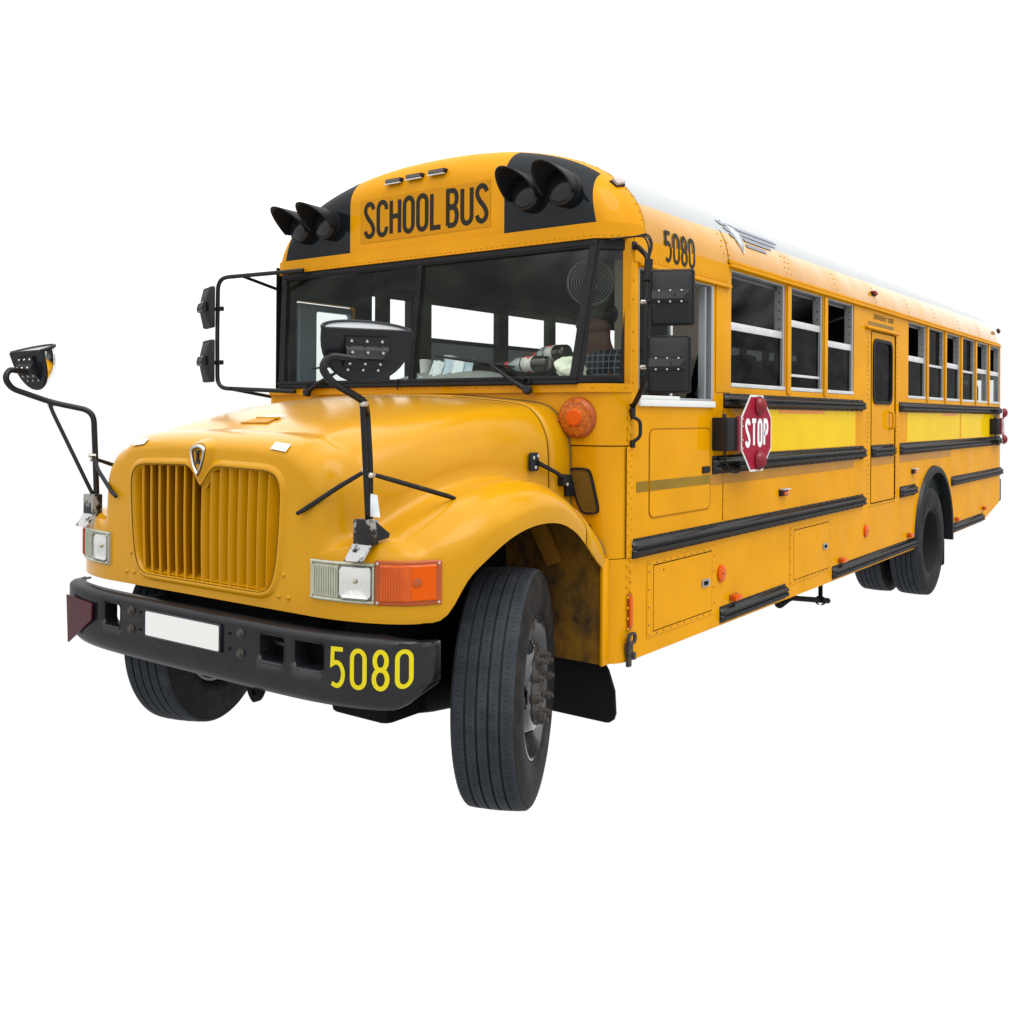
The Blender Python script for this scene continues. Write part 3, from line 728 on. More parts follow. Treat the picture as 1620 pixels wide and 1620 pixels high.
rivets('rivets', [((W + .003, .80, 1.80 + .12 * k + .03 * (k % 2)), (1, 0, 0)) for k in range(6)] + [((W + .001, y_, 1.685 if y_ < 1.7 else 1.78), (1, 0, 0)) for y_ in (1.0, 1.25, 1.72, 1.80, 1.87)] +
       [((1.235 if False else W + .001, y_, z_), (1, 0, 0)) for y_ in (1.812,) for z_ in np.arange(1.08, 1.32, .035)], PAINT, wall, .006)
tube('seam', [(W + .001, 1.805, 1.075), (W + .001, 1.805, 1.33)], .002, LINE, wall, n=5)
tube('seam', [(W + .001, 1.805, 1.43), (W + .001, 1.805, 1.68)], .002, LINE, wall, n=5)
tube('seam', [(1.0 if False else W + .0015, .742, .985), (W + .0015, .742, 1.50)], .002, LINE, wall, n=5)
# ================================================================== BONNET (one moulded piece with its wings)
fw = cubic([-.515, -.3, 0, .25, .45, .64], [.780, .835, .905, .955, .982, .975])
fzt = cubic([-.515, -.41, -.2, 0, .2, .45, .64], [1.572, 1.603, 1.650, 1.690, 1.722, 1.742, 1.742])
fzf = cubic([-.515, -.40, -.28, -.12, .02, .15, .28, .40, .50, .64], [1.185, 1.245, 1.300, 1.350, 1.372, 1.366, 1.330, 1.270, 1.205, 1.10])
fza = cubic([-.515, -.47, -.43, -.385, -.30, -.18, -.02, .12, .26, .38, .47, .55, .64], [.874, .878, .914, .992, 1.075, 1.142, 1.190, 1.198, 1.175, 1.120, 1.055, .99, .93])
ffx = cubic([-.515, -.46, -.41, -.34, -.2, .05, .30, .45, .64], [1.095, 1.132, 1.160, 1.186, 1.208, 1.216, 1.205, 1.190, 1.172])
def section(y):
    w, zt, zf, za, fx = fw(y), fzt(y), fzf(y), fza(y), ffx(y)
    zv = zf - .012
    g = fx - w
    P = [(0, zt), (.28, zt - .004), (.52, zt - .018), (w - .17, zt - .046), (w - .075, zt - .092), (w - .020, zt - .175), (w, zt - .265 if zt - .265 > zv + .10 else zv + .10),
         (w + .006, zv + .055), (w + .024, zv + .014), (w + .07, zv + .004), (w + g * .55, zf), (w + g * .82, zf - .035), (fx - .008, zf - .095 if zf - .095 > za + .085 else za + .085), (fx - .001, za + .045), (fx - .004, za)]
    return P
DI = [(0, .085), (0, .086), (.015, .092), (.045, .095), (.070, .085), (.085, .055), (.095, .02), (.098, 0), (.118, .03), (.165, .065), (.272, .092), (.358, .085), (.412, .045), (.424, .005), (.425, .000)]
def ez(c): return max(0, 1 - c) ** .88
def half(y, c=1.0, per=5):
    Q = [(p[0] - d[0] * ez(c), p[1] - d[1] * (1 - c)) for p, d in zip(section(y), DI)]
    return [tuple(q) for q in crom(Q, per)]
def full(y, c, Y):
    h = half(y, c)
    return [(x, Y, z) for x, z in reversed(h)] + [(-x, Y, z) for x, z in h[1:]]
FY, YN = -.685, -.515
rows = [full(y, 1, y) for y in np.linspace(.445, YN, 40)]
for k in range(1, 15):
    t = rad(90 * k / 14); rows.append(full(YN, math.cos(t), YN - (YN - FY) * math.sin(t)))
ring = [(p[0], p[2]) for p in rows[-1]]

GR = [(0.0, 1.336), (.012, 1.342), (.03, 1.362)] + [tuple(p) for p in crom([(.05, 1.385), (.07, 1.404), (.095, 1.416), (.13, 1.419), (.25, 1.417), (.38, 1.414), (.435, 1.408), (.470, 1.392), (.488, 1.362), (.493, 1.32), (.490, 1.24), (.482, 1.14), (.469, 1.05), (.452, .992), (.425, .956), (.385, .941), (.33, .938), (.2, .938)], 3)]
grl = GR + [(-x, z) for x, z in reversed(GR[1:])]
def scale_out(P, d):
    out = []; n = len(P)
    for i in range(n):
        a, b, c = Vector(P[i - 1]), Vector(P[i]), Vector(P[(i + 1) % n])
        t = (c - a).normalized(); out.append((b.x + t.y * d, b.y - t.x * d))
    return out
area = sum(grl[i][0] * grl[(i + 1) % len(grl)][1] - grl[(i + 1) % len(grl)][0] * grl[i][1] for i in range(len(grl)))
SG = 1 if area > 0 else -1
# bonnet shell and front face share one mesh
nr = len(rows[0]); V = [p for r in rows for p in r]
F = [(i * nr + k, i * nr + k + 1, (i + 1) * nr + k + 1, (i + 1) * nr + k) for i in range(len(rows) - 1) for k in range(nr - 1)]
tr = tessellate_polygon([[Vector((x, z, 0)) for x, z in ring], [Vector((x, z, 0)) for x, z in grl]])
o0 = (len(rows) - 1) * nr; q0 = len(V); V += [(x, FY, z) for x, z in grl]
F += [tuple((o0 + i) if i < nr else (q0 + i - nr) for i in t) for t in tr]
hood = obj('hood', V, F, HOODP, smooth=50)
# raised lip and deep sides of the grille opening
n = len(grl)
rw_ = []
for d, y in ((.034, FY + .001), (.026, FY - .004), (.019, FY - .012), (.008, FY - .013), (.000, FY - .006), (-.002, FY + .085)):
    q = scale_out(grl, d * SG); rw_.append([(x, y, z) for x, z in q])
gs = loft('grille', rw_, HOODP, smooth=50, closed=True)
gi = scale_out(grl, -.003 * SG)
tube('grille_groove', [(x, FY - .0105, z) for x, z in scale_out(grl, .0045 * SG)], .0022, LINE, hood, n=5, closed=True)
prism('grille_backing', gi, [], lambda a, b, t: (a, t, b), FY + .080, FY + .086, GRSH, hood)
def grl_top(x):
    P = [(0, 1.338), (.03, 1.362), (.075, 1.405), (.105, 1.417), (.40, 1.412), (.455, 1.402), (.485, 1.375)]
    return float(np.interp(abs(x), [p[0] for p in P], [p[1] for p in P])) + .006
def grl_bot(x):
    P = [(0, .938), (.33, .938), (.395, .945), (.435, .972), (.462, 1.03), (.484, 1.16)]
    return float(np.interp(abs(x), [p[0] for p in P], [p[1] for p in P])) - .006
SHELF = .072
for i in range(15):
    x = -.425 + i * .0607
    s = -1 if x < -.01 else 1
    z0, z1 = grl_bot(x), grl_top(x)
    dx = s * .036
    prof = [(-.0045, 0), (-.002, -.006), (.002, -.006), (.0045, 0), (dx + .003, SHELF), (dx - .003, SHELF)]
    rr = []
    for k in range(9):
        u = k / 8; z = z0 + (z1 - z0) * u; bow = -.006 * math.sin(math.pi * min(1, u * 1.02))
        sx = x * (0.965 + .035 * u)
        rr.append([(sx + a, FY + .004 + bow * .6 + b, z) for a, b in prof])
    loft('grille_slat', rr, HOODP, gs, smooth=25, closed=True)
# sloping bottom shelf of the opening
obj('grille_shelf', [(-.44, FY + .0, .943), (.44, FY + .0, .943), (.44, FY + .078, .965), (-.44, FY + .078, .965)], [(0, 1, 2, 3)], HOODP, gs)

# emblem: boss, chrome shield, letter
SH = [tuple(p) for p in crom([(0, -.064), (.018, -.040), (.033, -.006), (.0415, .026), (.0415, .040), (.032, .048), (.016, .0535), (0, .056)], 3)]
shf = SH + [(-x, z) for x, z in reversed(SH[1:-1])]
EC = (0.0, 1.452)
def shield(k, y, dz=0): return [(EC[0] + x * k, y, EC[1] + dz + z * k) for x, z in shf]
def surf_y(z):
    if z <= 1.487: return FY
    c = min(1, max(0, 1 - (1.572 - z) / .085)); return YN - (YN - FY) * math.sqrt(1 - c * c)
def on_hood(k, out, dz=0): return [(x, surf_y(z) - out, z) for x, y_, z in shield(k, 0, dz)]
boss = loft('emblem', [on_hood(2.0, -.012, -.012), on_hood(1.65, .002, -.008), on_hood(1.36, .018), on_hood(1.22, .024), on_hood(1.17, .021)], HOODP, ROOT, smooth=60, closed=True)
obj('emblem_field', on_hood(1.18, .021), [tuple(range(len(shf)))], HOODP, boss)
loft('emblem_ring', [on_hood(1.10, .021), on_hood(1.09, .030), on_hood(1.0, .034), on_hood(.88, .030), on_hood(.86, .021)], CHROME, boss, smooth=50, closed=True)
for (a0, a1, b0, b1) in ((-.005, .005, -.016, .034), (-.017, .016, .030, .036), (-.015, .018, -.020, -.014), (.010, .016, -.014, -.004)):
    box('emblem_letter', EC[0] + a0, EC[0] + a1, FY - .031, FY - .0212, EC[1] + b0, EC[1] + b1, mat('emblem_dark', (.05, .045, .04), rough=.2, metal=.8), boss, bev=.001)
# washer scoop on the bonnet top and warning stickers
def hz(x, y):
    h = half(y); return float(np.interp(abs(x), [p[0] for p in h[:36]], [p[1] for p in h[:36]]))
sc = [(-.055, -.365), (.075, -.345), (.105, -.425), (-.085, -.432)]
V = [(x, y, hz(x, y) + .0075) for x, y in sc]
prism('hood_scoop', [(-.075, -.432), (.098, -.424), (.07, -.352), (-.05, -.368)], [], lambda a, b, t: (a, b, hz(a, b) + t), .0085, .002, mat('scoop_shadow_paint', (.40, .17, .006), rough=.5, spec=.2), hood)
box('scoop_lip', -.06, .085, -.36, -.335, hz(0, -.35) + .000, hz(0, -.35) + .012, HOODP, hood, bev=.006)
def roll_pt(x, ang, off=.002):
    """point on the rolled front edge of the bonnet top"""
    c, s_ = math.cos(rad(ang)), math.sin(rad(ang))
    h = half(YN, c); xs = [p[0] for p in h[:36]]; zs = [p[1] for p in h[:36]]
    return Vector((x, YN - (YN - FY) * s_, float(np.interp(abs(x), xs, zs)))) + Vector((0, -s_, c)) * (off + .006)
for xc, dx in ((.469, .045), (-.469, .045)):
    A = [roll_pt(xc - dx, 52), roll_pt(xc + dx, 52), roll_pt(xc + dx, 70), roll_pt(xc - dx, 70)]
    obj('warning_sticker', A, [(0, 1, 2, 3)], WPLASTIC, hood)
V = [Vector((x, y, hz(x, y) + .0085)) for x, y in ((-.03, -.335), (.07, -.325), (.078, -.30), (-.02, -.305))]
obj('warning_sticker', V, [(0, 1, 2, 3)], WPLASTIC, hood)
rivets('rivets', [((s * x, FY - .001, z), (0, -1, 0)) for s in (1, -1) for x, z in ((.511, 1.016), (.541, .930), (.485, .930))], HOODP, hood, .011)
# cowl side pieces behind the bonnet joint
def side_loft(s):
    rws = []
    for y in (.452, .50, .56, .62, .638):
        h = half(y); rws.append([(s * x, y, z) for x, z in h])
    return loft('cowl_side', rws, HOODP, smooth=60)
for s in (1, -1):
    cs = side_loft(s); md = cs.modifiers.new('solid', 'SOLIDIFY'); md.thickness = .008; md.offset = 0
jn = [Vector((s_, .4485, z)) * 1 for s_, z in [(p[0] * .9965, p[1] - .003) for p in half(.4485)]]
tube('hood_joint', [(x, y, z) for x, y, z in jn[8:]], .006, LINE, hood, n=6)
tube('cowl_seal', [(x * 1.002, .634, z) for x, z in half(.634)[6:-9]], .008, mat('dirty_seal', (.14, .085, .03), rough=.8, spec=.1), hood, n=6)
tube('cowl_seal', [(-x * 1.002, .634, z) for x, z in half(.634)[6:]], .008, MATS['dirty_seal'], hood, n=6)
# rubber bonnet latch
lx = lambda y: fw(y) + .012
latch = box('hood_latch', lx(.33) - .006, lx(.33) + .014, .300, .362, 1.395, 1.478, PLAST, bev=.01)
tube('latch_strap', [(lx(.35) + .014, .345, 1.432), (lx(.45) + .026, .45, 1.388), (lx(.53) + .02, .54, 1.352)], [.011, .009, .012], PLAST, latch)
box('latch_handle', fw(.55) + .004, fw(.55) + .045, .515, .575, 1.318, 1.372, PLAST, latch, bev=.01)
box('latch_tongue', fw(.58) + .008, fw(.58) + .03, .570, .628, 1.268, 1.335, PLAST, latch, bev=.006)
for y, z in ((.318, 1.455), (.345, 1.462), (.330, 1.412), (.535, 1.328)):
    lathe('bolt', [(0, .008), (.005, .008), (.007, .004), (.007, 0)], BOLT, latch, 10, axis_mtx((lx(y) + .013 + (.022 if y > .5 else 0), y, z), (1, 0, 0)))
# amber turn lamp on the cowl
al = lathe('cowl_turn_lamp', [(0, .096), (.018, .096), (.028, .090), (.032, .084)], AMBERD, ROOT, 44, axis_mtx((1.022, .640, 1.633), (0.12, -1, 0)))
lathe('lens', [(.030, .087), (.040, .078), (.046, .045), (.050, .042), (.051, 0)], mat('amber_mesh', (.36, .080, .004), rough=.25, spec=.2, coat=.15, var=.6, vscale=70, bump=.004, bscale=90), al, 40)
lathe('lens_centre', [(.050, .040), (.056, .034), (.057, 0)], AMBERR, al, 30)
for k in range(4):
    a = rad(90 * k + 8); lathe('screw', [(.036, .006), (.043, .006), (.044, 0)], AMBERD, al, 8, Matrix.Translation((0, .083 * math.cos(a), .083 * math.sin(a))))
# mesh vent in the lower cowl
vo = crom([(.978, 1.375), (.992, 1.398), (1.06, 1.399), (1.092, 1.380), (1.118, 1.29), (1.133, 1.21), (1.115, 1.190), (1.06, 1.188), (1.03, 1.215), (1.0, 1.29), (.978, 1.375)], 4)[:-1]
vo = [tuple(p) for p in vo]
area2 = sum(vo[i][0] * vo[(i + 1) % len(vo)][1] - vo[(i + 1) % len(vo)][0] * vo[i][1] for i in range(len(vo)))
vi = scale_out(vo, -.008 * (1 if area2 > 0 else -1))
cyv = lambda x: .640 - .0 + (.14 * (1 - math.sqrt(max(0, 1 - ((x - 1.10) / .12) ** 2))) if x > 1.10 else 0)
vf = prism('cowl_vent', vo, [vi], lambda a, b, t: (a, cyv(a) - t, b), .010, -.004, RUBBER)
prism('vent_mesh', vi, [], lambda a, b, t: (a, cyv(a) - t, b), .004, -.002, MESHY, vf)
hv = []
for i in range(22):
    for j in range(26):
        x = .982 + i * .007 + (.0035 if j % 2 else 0); z = 1.196 + j * .0078
        inside = False; q = vi
        for a in range(len(q)):
            (x1, z1), (x2, z2) = q[a - 1], q[a]
            if (z1 > z) != (z2 > z) and x < (x2 - x1) * (z - z1) / (z2 - z1) + x1: inside = not inside
        if inside: hv.append(((x, cyv(x) - .0042, z), (0, -1, 0)))
rivets('vent_holes', hv, CHASSIS, vf, .0022)

# ================================================================== HEADLAMPS
FOX = [ffx(y) for y in np.linspace(-.40, YN, 12)] + [1.095 - .424 * ez(math.cos(rad(t))) for t in range(3, 91, 3)]
FOY = list(np.linspace(-.40, YN, 12)) + [YN - (YN - FY) * math.sin(rad(t)) for t in range(3, 91, 3)]
FOX, FOY = FOX[::-1], FOY[::-1]
def fy(x): return float(np.interp(abs(x), FOX, FOY))
def fpt(s):
    def g(a, b, t):
        e = 8e-3; d = (fy(a + e) - fy(a - e)) / (2 * e)
        nn = Vector((d, -1, 0)).normalized()
        return (s * (a + nn.x * t), fy(a) + nn.y * t, b)
    return g
def cbox(name, g, a0, a1, b0, b1, t0, t1, m_, parent=ROOT, n=14, r=.004):
    """slab following the wing's curve"""
    rows_ = []
    for b, t in ((b0, t1), (b0, t0 - r), (b0 + r, t0), (b1 - r, t0), (b1, t0 - r), (b1, t1)):
        rows_.append([g(a0 + (a1 - a0) * i / n, b, t) for i in range(n + 1)])
    V = [p for q in rows_ for p in q]; w_ = n + 1
    F = [(i * w_ + k, i * w_ + k + 1, (i + 1) * w_ + k + 1, (i + 1) * w_ + k) for i in range(5) for k in range(n)]
    F += [tuple(i * w_ for i in range(6)), tuple(i * w_ + n for i in range(6))]
    return obj(name, V, F, m_, parent, smooth=30)
AE = 1.128
for s in (1, -1):
    g = fpt(s)
    BZ0, BZ1 = .945, 1.094
    E0, E1 = .672, .952
    L0, L1 = (.808, .945) if s > 0 else (.682, .822)
    # bezel: four bars and the fluted side panel round the lamp opening
    bez = cbox('headlamp', g, E0, E1, BZ1 - .011, BZ1, .012, -.02, BEZEL)
    cbox('bezel_bar', g, E0, E1, BZ0, BZ0 + .012, .012, -.02, BEZEL, bez)
    f0, f1 = (E0, L0 - .001) if s > 0 else (L1 + .001, E1)
    cbox('bezel_panel', g, f0, f1, BZ0 + .0121, BZ1 - .0111, .009, -.02, BEZEL, bez)
    e0, e1 = (L1 + .001, E1) if s > 0 else (E0, L0 - .001)
    cbox('bezel_bar', g, e0, e1, BZ0 + .0121, BZ1 - .0111, .012, -.02, BEZEL, bez, n=3)
    for k in range(10):
        xx = f0 + .020 + k * (f1 - f0 - .032) / 9
        cbox('flute', g, xx - .0028, xx + .0028, .966, 1.074, .0125, .008, BEZEL, bez, n=2, r=.002)
    bw = L1 - L0
    def ring(q, t): return [g(L0 + bw / 2 + (u - L0 - bw / 2) * q, 1.0205 + (v - 1.0205) * q, t) for u, v in rrect(L0, L1, .957, 1.084, .024, 5)]
    loft('lamp_rim', [ring(1.0, .006), ring(.995, .014), ring(.95, .017), ring(.925, .012), ring(.92, .002)], mat('lamp_rim_metal', (.20, .20, .18), rough=.3, metal=.6), bez, smooth=50, closed=True)
    rows_ = []; lens_ = []
    for i in range(13):
        v = i / 12; row = []; lrow = []
        for j in range(15):
            u = j / 14; q = max(abs(2 * u - 1), abs(2 * v - 1)); a_ = L0 + .006 + (bw - .012) * u; b_ = .963 + .115 * v
            row.append(g(a_, b_, .0025 + .009 * q ** 2))
            dome = (1 - abs(2 * u - 1) ** 3) * (1 - abs(2 * v - 1) ** 3)
            lrow.append(g(a_, b_, .0125 + .014 * dome))
        rows_.append(row); lens_.append(lrow)
    loft('reflector', rows_, REFLECTOR, bez, smooth=60)
    loft('lens', lens_, thin_glass('lamp_glass', (.93, .94, .94), .05, .5), bez, smooth=60)
    for k in range(13):
        xx = L0 + .018 + k * (bw - .036) / 12
        tube('lens_flute', [g(xx, .975, .020), g(xx, 1.0, .0235), g(xx, 1.03, .0235)], .0012, MATS['lamp_glass'], bez, n=5)
    lathe('bulb', [(0, .009), (.004, .008), (.007, .004), (.008, .002), (.008, 0)], mat('bulb_glass', (.40, .34, .24), rough=.15, metal=.7), bez, 16, axis_mtx(g((L0 + L1) / 2, 1.024, .004), (0, -1, 0)))
    for a, b in ((E0 + .010, 1.082), (E0 + .010, .957)):
        e_ = g(a, b, .0122); lathe('screw', [(0, .0055), (.004, .005), (.005, 0)], BOLT, bez, 10, axis_mtx(e_, Vector(e_) - Vector(g(a, b, 0))))
    # wrap-round amber lamp
    am = cbox('turn_signal', g, .9545, AE, .942, 1.106, .007, -.02, AMBERD)
    cbox('lens', g, .974, AE - .012, .957, 1.091, .014, .004, AMBER, am)
    cbox('lens_window', g, AE - .060, AE - .014, .962, 1.088, .0155, .012, AMBERR, am, r=.002)
    for k in range(8): cbox('flute', g, .979 + .0085 * k, .9835 + .0085 * k, .964, 1.086, .0162, .012, AMBER, am, n=3, r=.002)
    lathe('bulb', [(0, .017), (.004, .017), (.006, .008), (.006, 0)], AMBERD, am, 16, axis_mtx(g(AE - .048, 1.030, .015), Vector(g(AE - .048, 1.030, .015)) - Vector(g(AE - .048, 1.030, 0))))
    for a, b in ((.964, 1.096), (.964, .952), (AE - .006, 1.096), (AE - .006, .952)):
        e_ = g(a, b, .0075); lathe('screw', [(0, .0055), (.004, .005), (.005, 0)], BOLT, am, 10, axis_mtx(e_, Vector(e_) - Vector(g(a, b, 0))))

# ================================================================== FRONT BUMPER
BX = [0, .35, .60, .75, .86, .95, 1.02, 1.08, 1.125, 1.152, 1.166]
BY = [-.770, -.769, -.764, -.752, -.733, -.708, -.678, -.640, -.600, -.560, -.515]
fby = cubic(BX, BY)
def by(x): return fby(min(abs(x), 1.166))
def bz(x, b):    # ends of the bumper are cut back below
    return b
xs = sorted(set([round(v, 4) for v in list(np.linspace(-1.166, 1.166, 81)) + [h for q in ((.458, .610), (.648, .806)) for h in (q[0], q[1], -q[0], -q[1])]]))
zs_f = [.640, .694, .798, .814]
HOLES = [(.458, .610), (.648, .806), (-.610, -.458)]
V = []; F = []
prof_low = [(.17, .560), (.10, .556), (.040, .570), (.012, .600)]      # (depth behind face, z)
prof_up = [(.004, .824), (.014, .832), (.030, .834), (.060, .834)]
cols = []
for x in xs:
    y = by(x); e = 1e-3; d = (by(x + e) - by(x - e)) / (2 * e)
    nn = Vector((d, -1, 0)).normalized()
    end = max(0, (abs(x) - 1.02) / .146)
    col = []
    for dp, z in prof_low: col.append(Vector((x, y, z + .10 * end ** 2.2 * (1 if z < .62 else .5))) - nn * dp * (1 - .6 * end))
    for z in zs_f: col.append(Vector((x, y, z + .05 * end ** 2.2 * (.82 - z) / .2)))
    for dp, z in prof_up: col.append(Vector((x, y, z - .020 * end)) - nn * dp * (1 - .5 * end))
    cols.append((x, nn, col))
NR = len(cols[0][2])
for x, nn, col in cols: V += col
for i in range(len(cols) - 1):
    xm = (cols[i][0] + cols[i + 1][0]) / 2
    for k in range(NR - 1):
        if k == 5 and any(a < xm < b for a, b in HOLES): continue
        F.append((i * NR + k, i * NR + k + 1, (i + 1) * NR + k + 1, (i + 1) * NR + k))
bumper = obj('front_bumper', V, F, BUMP, smooth=40)
md = bumper.modifiers.new('solid', 'SOLIDIFY'); md.thickness = .010; md.offset = 1 if False else 0
# rolled edges inside the tow openings
for a, b in HOLES:
    o = rrect(a + .0, b - .0, .694, .798, .022); i_ = rrect(a + .007, b - .007, .701, .791, .020)
    rws = []
    for pts, t in ((rrect(a - .006, b + .006, .688, .804, .026), -.006), (o, -.004), (i_, .012), (i_, .07)): rws.append([(x, by(x) + t, z) for x, z in pts])
    loft('tow_opening', rws, BUMP, bumper, smooth=60, closed=True)
for a, b in HOLES[:2]:
    box('tow_opening_back', a - .01, b + .01, by((a + b) / 2) + .095, by((a + b) / 2) + .10, .69, .80, CHASSIS, bumper, bev=0)
tube('tow_hook', [(.47, -.69, .77), (.50, -.70, .755), (.56, -.70, .75), (.60, -.68, .76)], .014, BUMP, bumper)
tube('tow_hook', [(-.40, -.66, .745), (-.47, -.69, .742), (-.53, -.70, .745)], [.018, .016, .010], CHASSIS, bumper)
prism('tow_eye', crom([(.295, .60), (.302, .53), (.342, .49), (.382, .53), (.39, .60), (.295, .60)], 4)[:-1], [ellipse(.342, .528, .012, .012, 12)], lambda a, b, t: (a, t, b), -.690, -.665, CHASSIS, bumper)
for x, z in ((.368, .783), (.367, .705), (-.368, .783), (-.367, .705)):
    h = lathe('bolt', [(0, .020), (.004, .020), (.006, .014), (.014, .013), (.016, .010), (.016, 0)], NUT, bumper, 6 * 3, axis_mtx((x, by(x) - .004, z), (0, -1, 0)))
# small bolt holes beside the plate
rivets('bolt_holes', [((x, by(x) - .0052, z), (0, -1, 0)) for x, z in ((.30, .775), (.30, .715), (-.30, .785), (-.30, .712))], CHASSIS, bumper, .008)
pl = box('number_plate', -.252, .252, -.786, -.775, .690, .806, mat('plate_holder', (.012, .013, .02), rough=.4), bev=.004)
prism('plate_face', rrect(-.246, .246, .698, .799, .008), [], lambda a, b, t: (a, t, b), -.788, -.7862, PLATE, pl)
prism('plate_band', rect(-.2475, -.2462, .703, .794), [], lambda a, b, t: (a, t, b), -.7885, -.7862, mat('plate_blue', (.01, .02, .18), rough=.4), pl)
# number on the bumper end
s_of_x = [0]; gx = np.linspace(.80, 1.16, 60)
for i in range(1, 60): s_of_x.append(s_of_x[-1] + math.hypot(gx[i] - gx[i - 1], by(gx[i]) - by(gx[i - 1])))
def bmp(a, b, t):
    x = float(np.interp(a, s_of_x, gx)); e = 1e-3; d = (by(x + e) - by(x - e)) / (2 * e)
    nn = Vector((d, -1, 0)).normalized(); end = max(0, (x - 1.02) / .146)
    return (x + nn.x * (t + .006), by(x) + nn.y * (t + .006), b + .05 * end ** 2.2 * (.82 - b) / .2 + .004 * a / .3)
text('5080', .034, .645, .150, .0845, .066, .0165, bmp, mat('number_yellow', (.50, .42, .006), rough=.45, spec=.2), bumper, name='number')
# dark red reflector plate on the far end
A = [Vector((-.952, -.735, .784)), Vector((-.668, -.778, .780)), Vector((-.672, -.778, .706)), Vector((-.938, -.735, .562))]
nrm = (A[1] - A[0]).cross(A[3] - A[0]).normalized()
if nrm.y > 0: nrm = -nrm
V = [p + nrm * .004 for p in A] + [p - nrm * .004 for p in A]
rp = obj('reflector_plate', V, [(0, 1, 2, 3), (4, 5, 6, 7), (0, 1, 5, 4), (1, 2, 6, 5), (2, 3, 7, 6), (3, 0, 4, 7)], mat('dark_red_plate', (.045, .006, .010), rough=.4, spec=.1), bumper)

# ================================================================== CHASSIS BELOW
for s in (1, -1): box('frame_rail', s * .43 - .04, s * .43 + .04, -.70, 9.3, .56, .82, CHASSIS, bev=.01)
box('engine', -.40, .40, -.42, .63, .60, 1.40, CHASSIS, bev=.05)
box('radiator', -.45, .45, -.56, -.50, .70, 1.35, CHASSIS, bev=.01)
fin = box('cooler', -.02, .50, -.60, -.575, .855, .935, mat('cooler_grey', (.03, .033, .035), rough=.6), bev=.004)
tube('front_axle', [(-.88, 0, .48), (-.60, 0, .46), (-.45, 0, .37), (.45, 0, .37), (.60, 0, .40), (.88, 0, .48)], [.06, .06, .07, .07, .07, .06], CHASSIS, fil=.08)
box('spring_mount', .36, .70, -.30, .35, .36, .60, CHASSIS, bev=.04)
for s in (1, -1):
    tube('leaf_spring', [(s * .48, -.55, .62), (s * .48, -.2, .46), (s * .48, .2, .44), (s * .48, .6, .58)], .045, CHASSIS)
box('inner_wing', .60, .62, -.45, .62, .62, 1.22, CHASSIS, bev=.0)
box('inner_wing', -.62, -.60, -.45, .62, .78, 1.22, CHASSIS, bev=.0)
box('wing_brace', 0, .085, 0, .03, 0, .42, mat('brace_yellow', (.17, .075, .006), rough=.6, spec=.15, var=.2), bev=.006, mtx=Matrix.Translation((.885, .585, .93)) @ Matrix.Rotation(rad(-22), 4, 'Y') @ Matrix.Rotation(rad(12), 4, 'X'))
rws = []
for x in (.60, 1.04): rws.append([(x, .66 * math.cos(rad(a)) * -1, .50 + .665 * math.sin(rad(a))) for a in range(38, 113, 6)])
loft('wing_liner', rws, CHASSIS)
loft('wing_liner', [[(-x, y, z) for x, y, z in r] for r in rws], CHASSIS)
box('underfloor', -1.0, 1.0, .75, 9.3, .80, .87, CHASSIS, bev=0)
# front mud flaps
for s in (1, -1):
    o = prism('mud_flap', [(s * .78, .60), (s * 1.10, .53)] + [(s * a_, b_) for a_, b_ in ((1.150, .46), (1.183, .37), (1.190, .265), (1.180, .236), (1.160, .221), (1.143, .217), (.78, .219))], [], lambda a, b, t: (a, t, b), .705, .720, mat('flap_rubber', (.006, .0065, .007), rough=.65, spec=.08, var=.3))

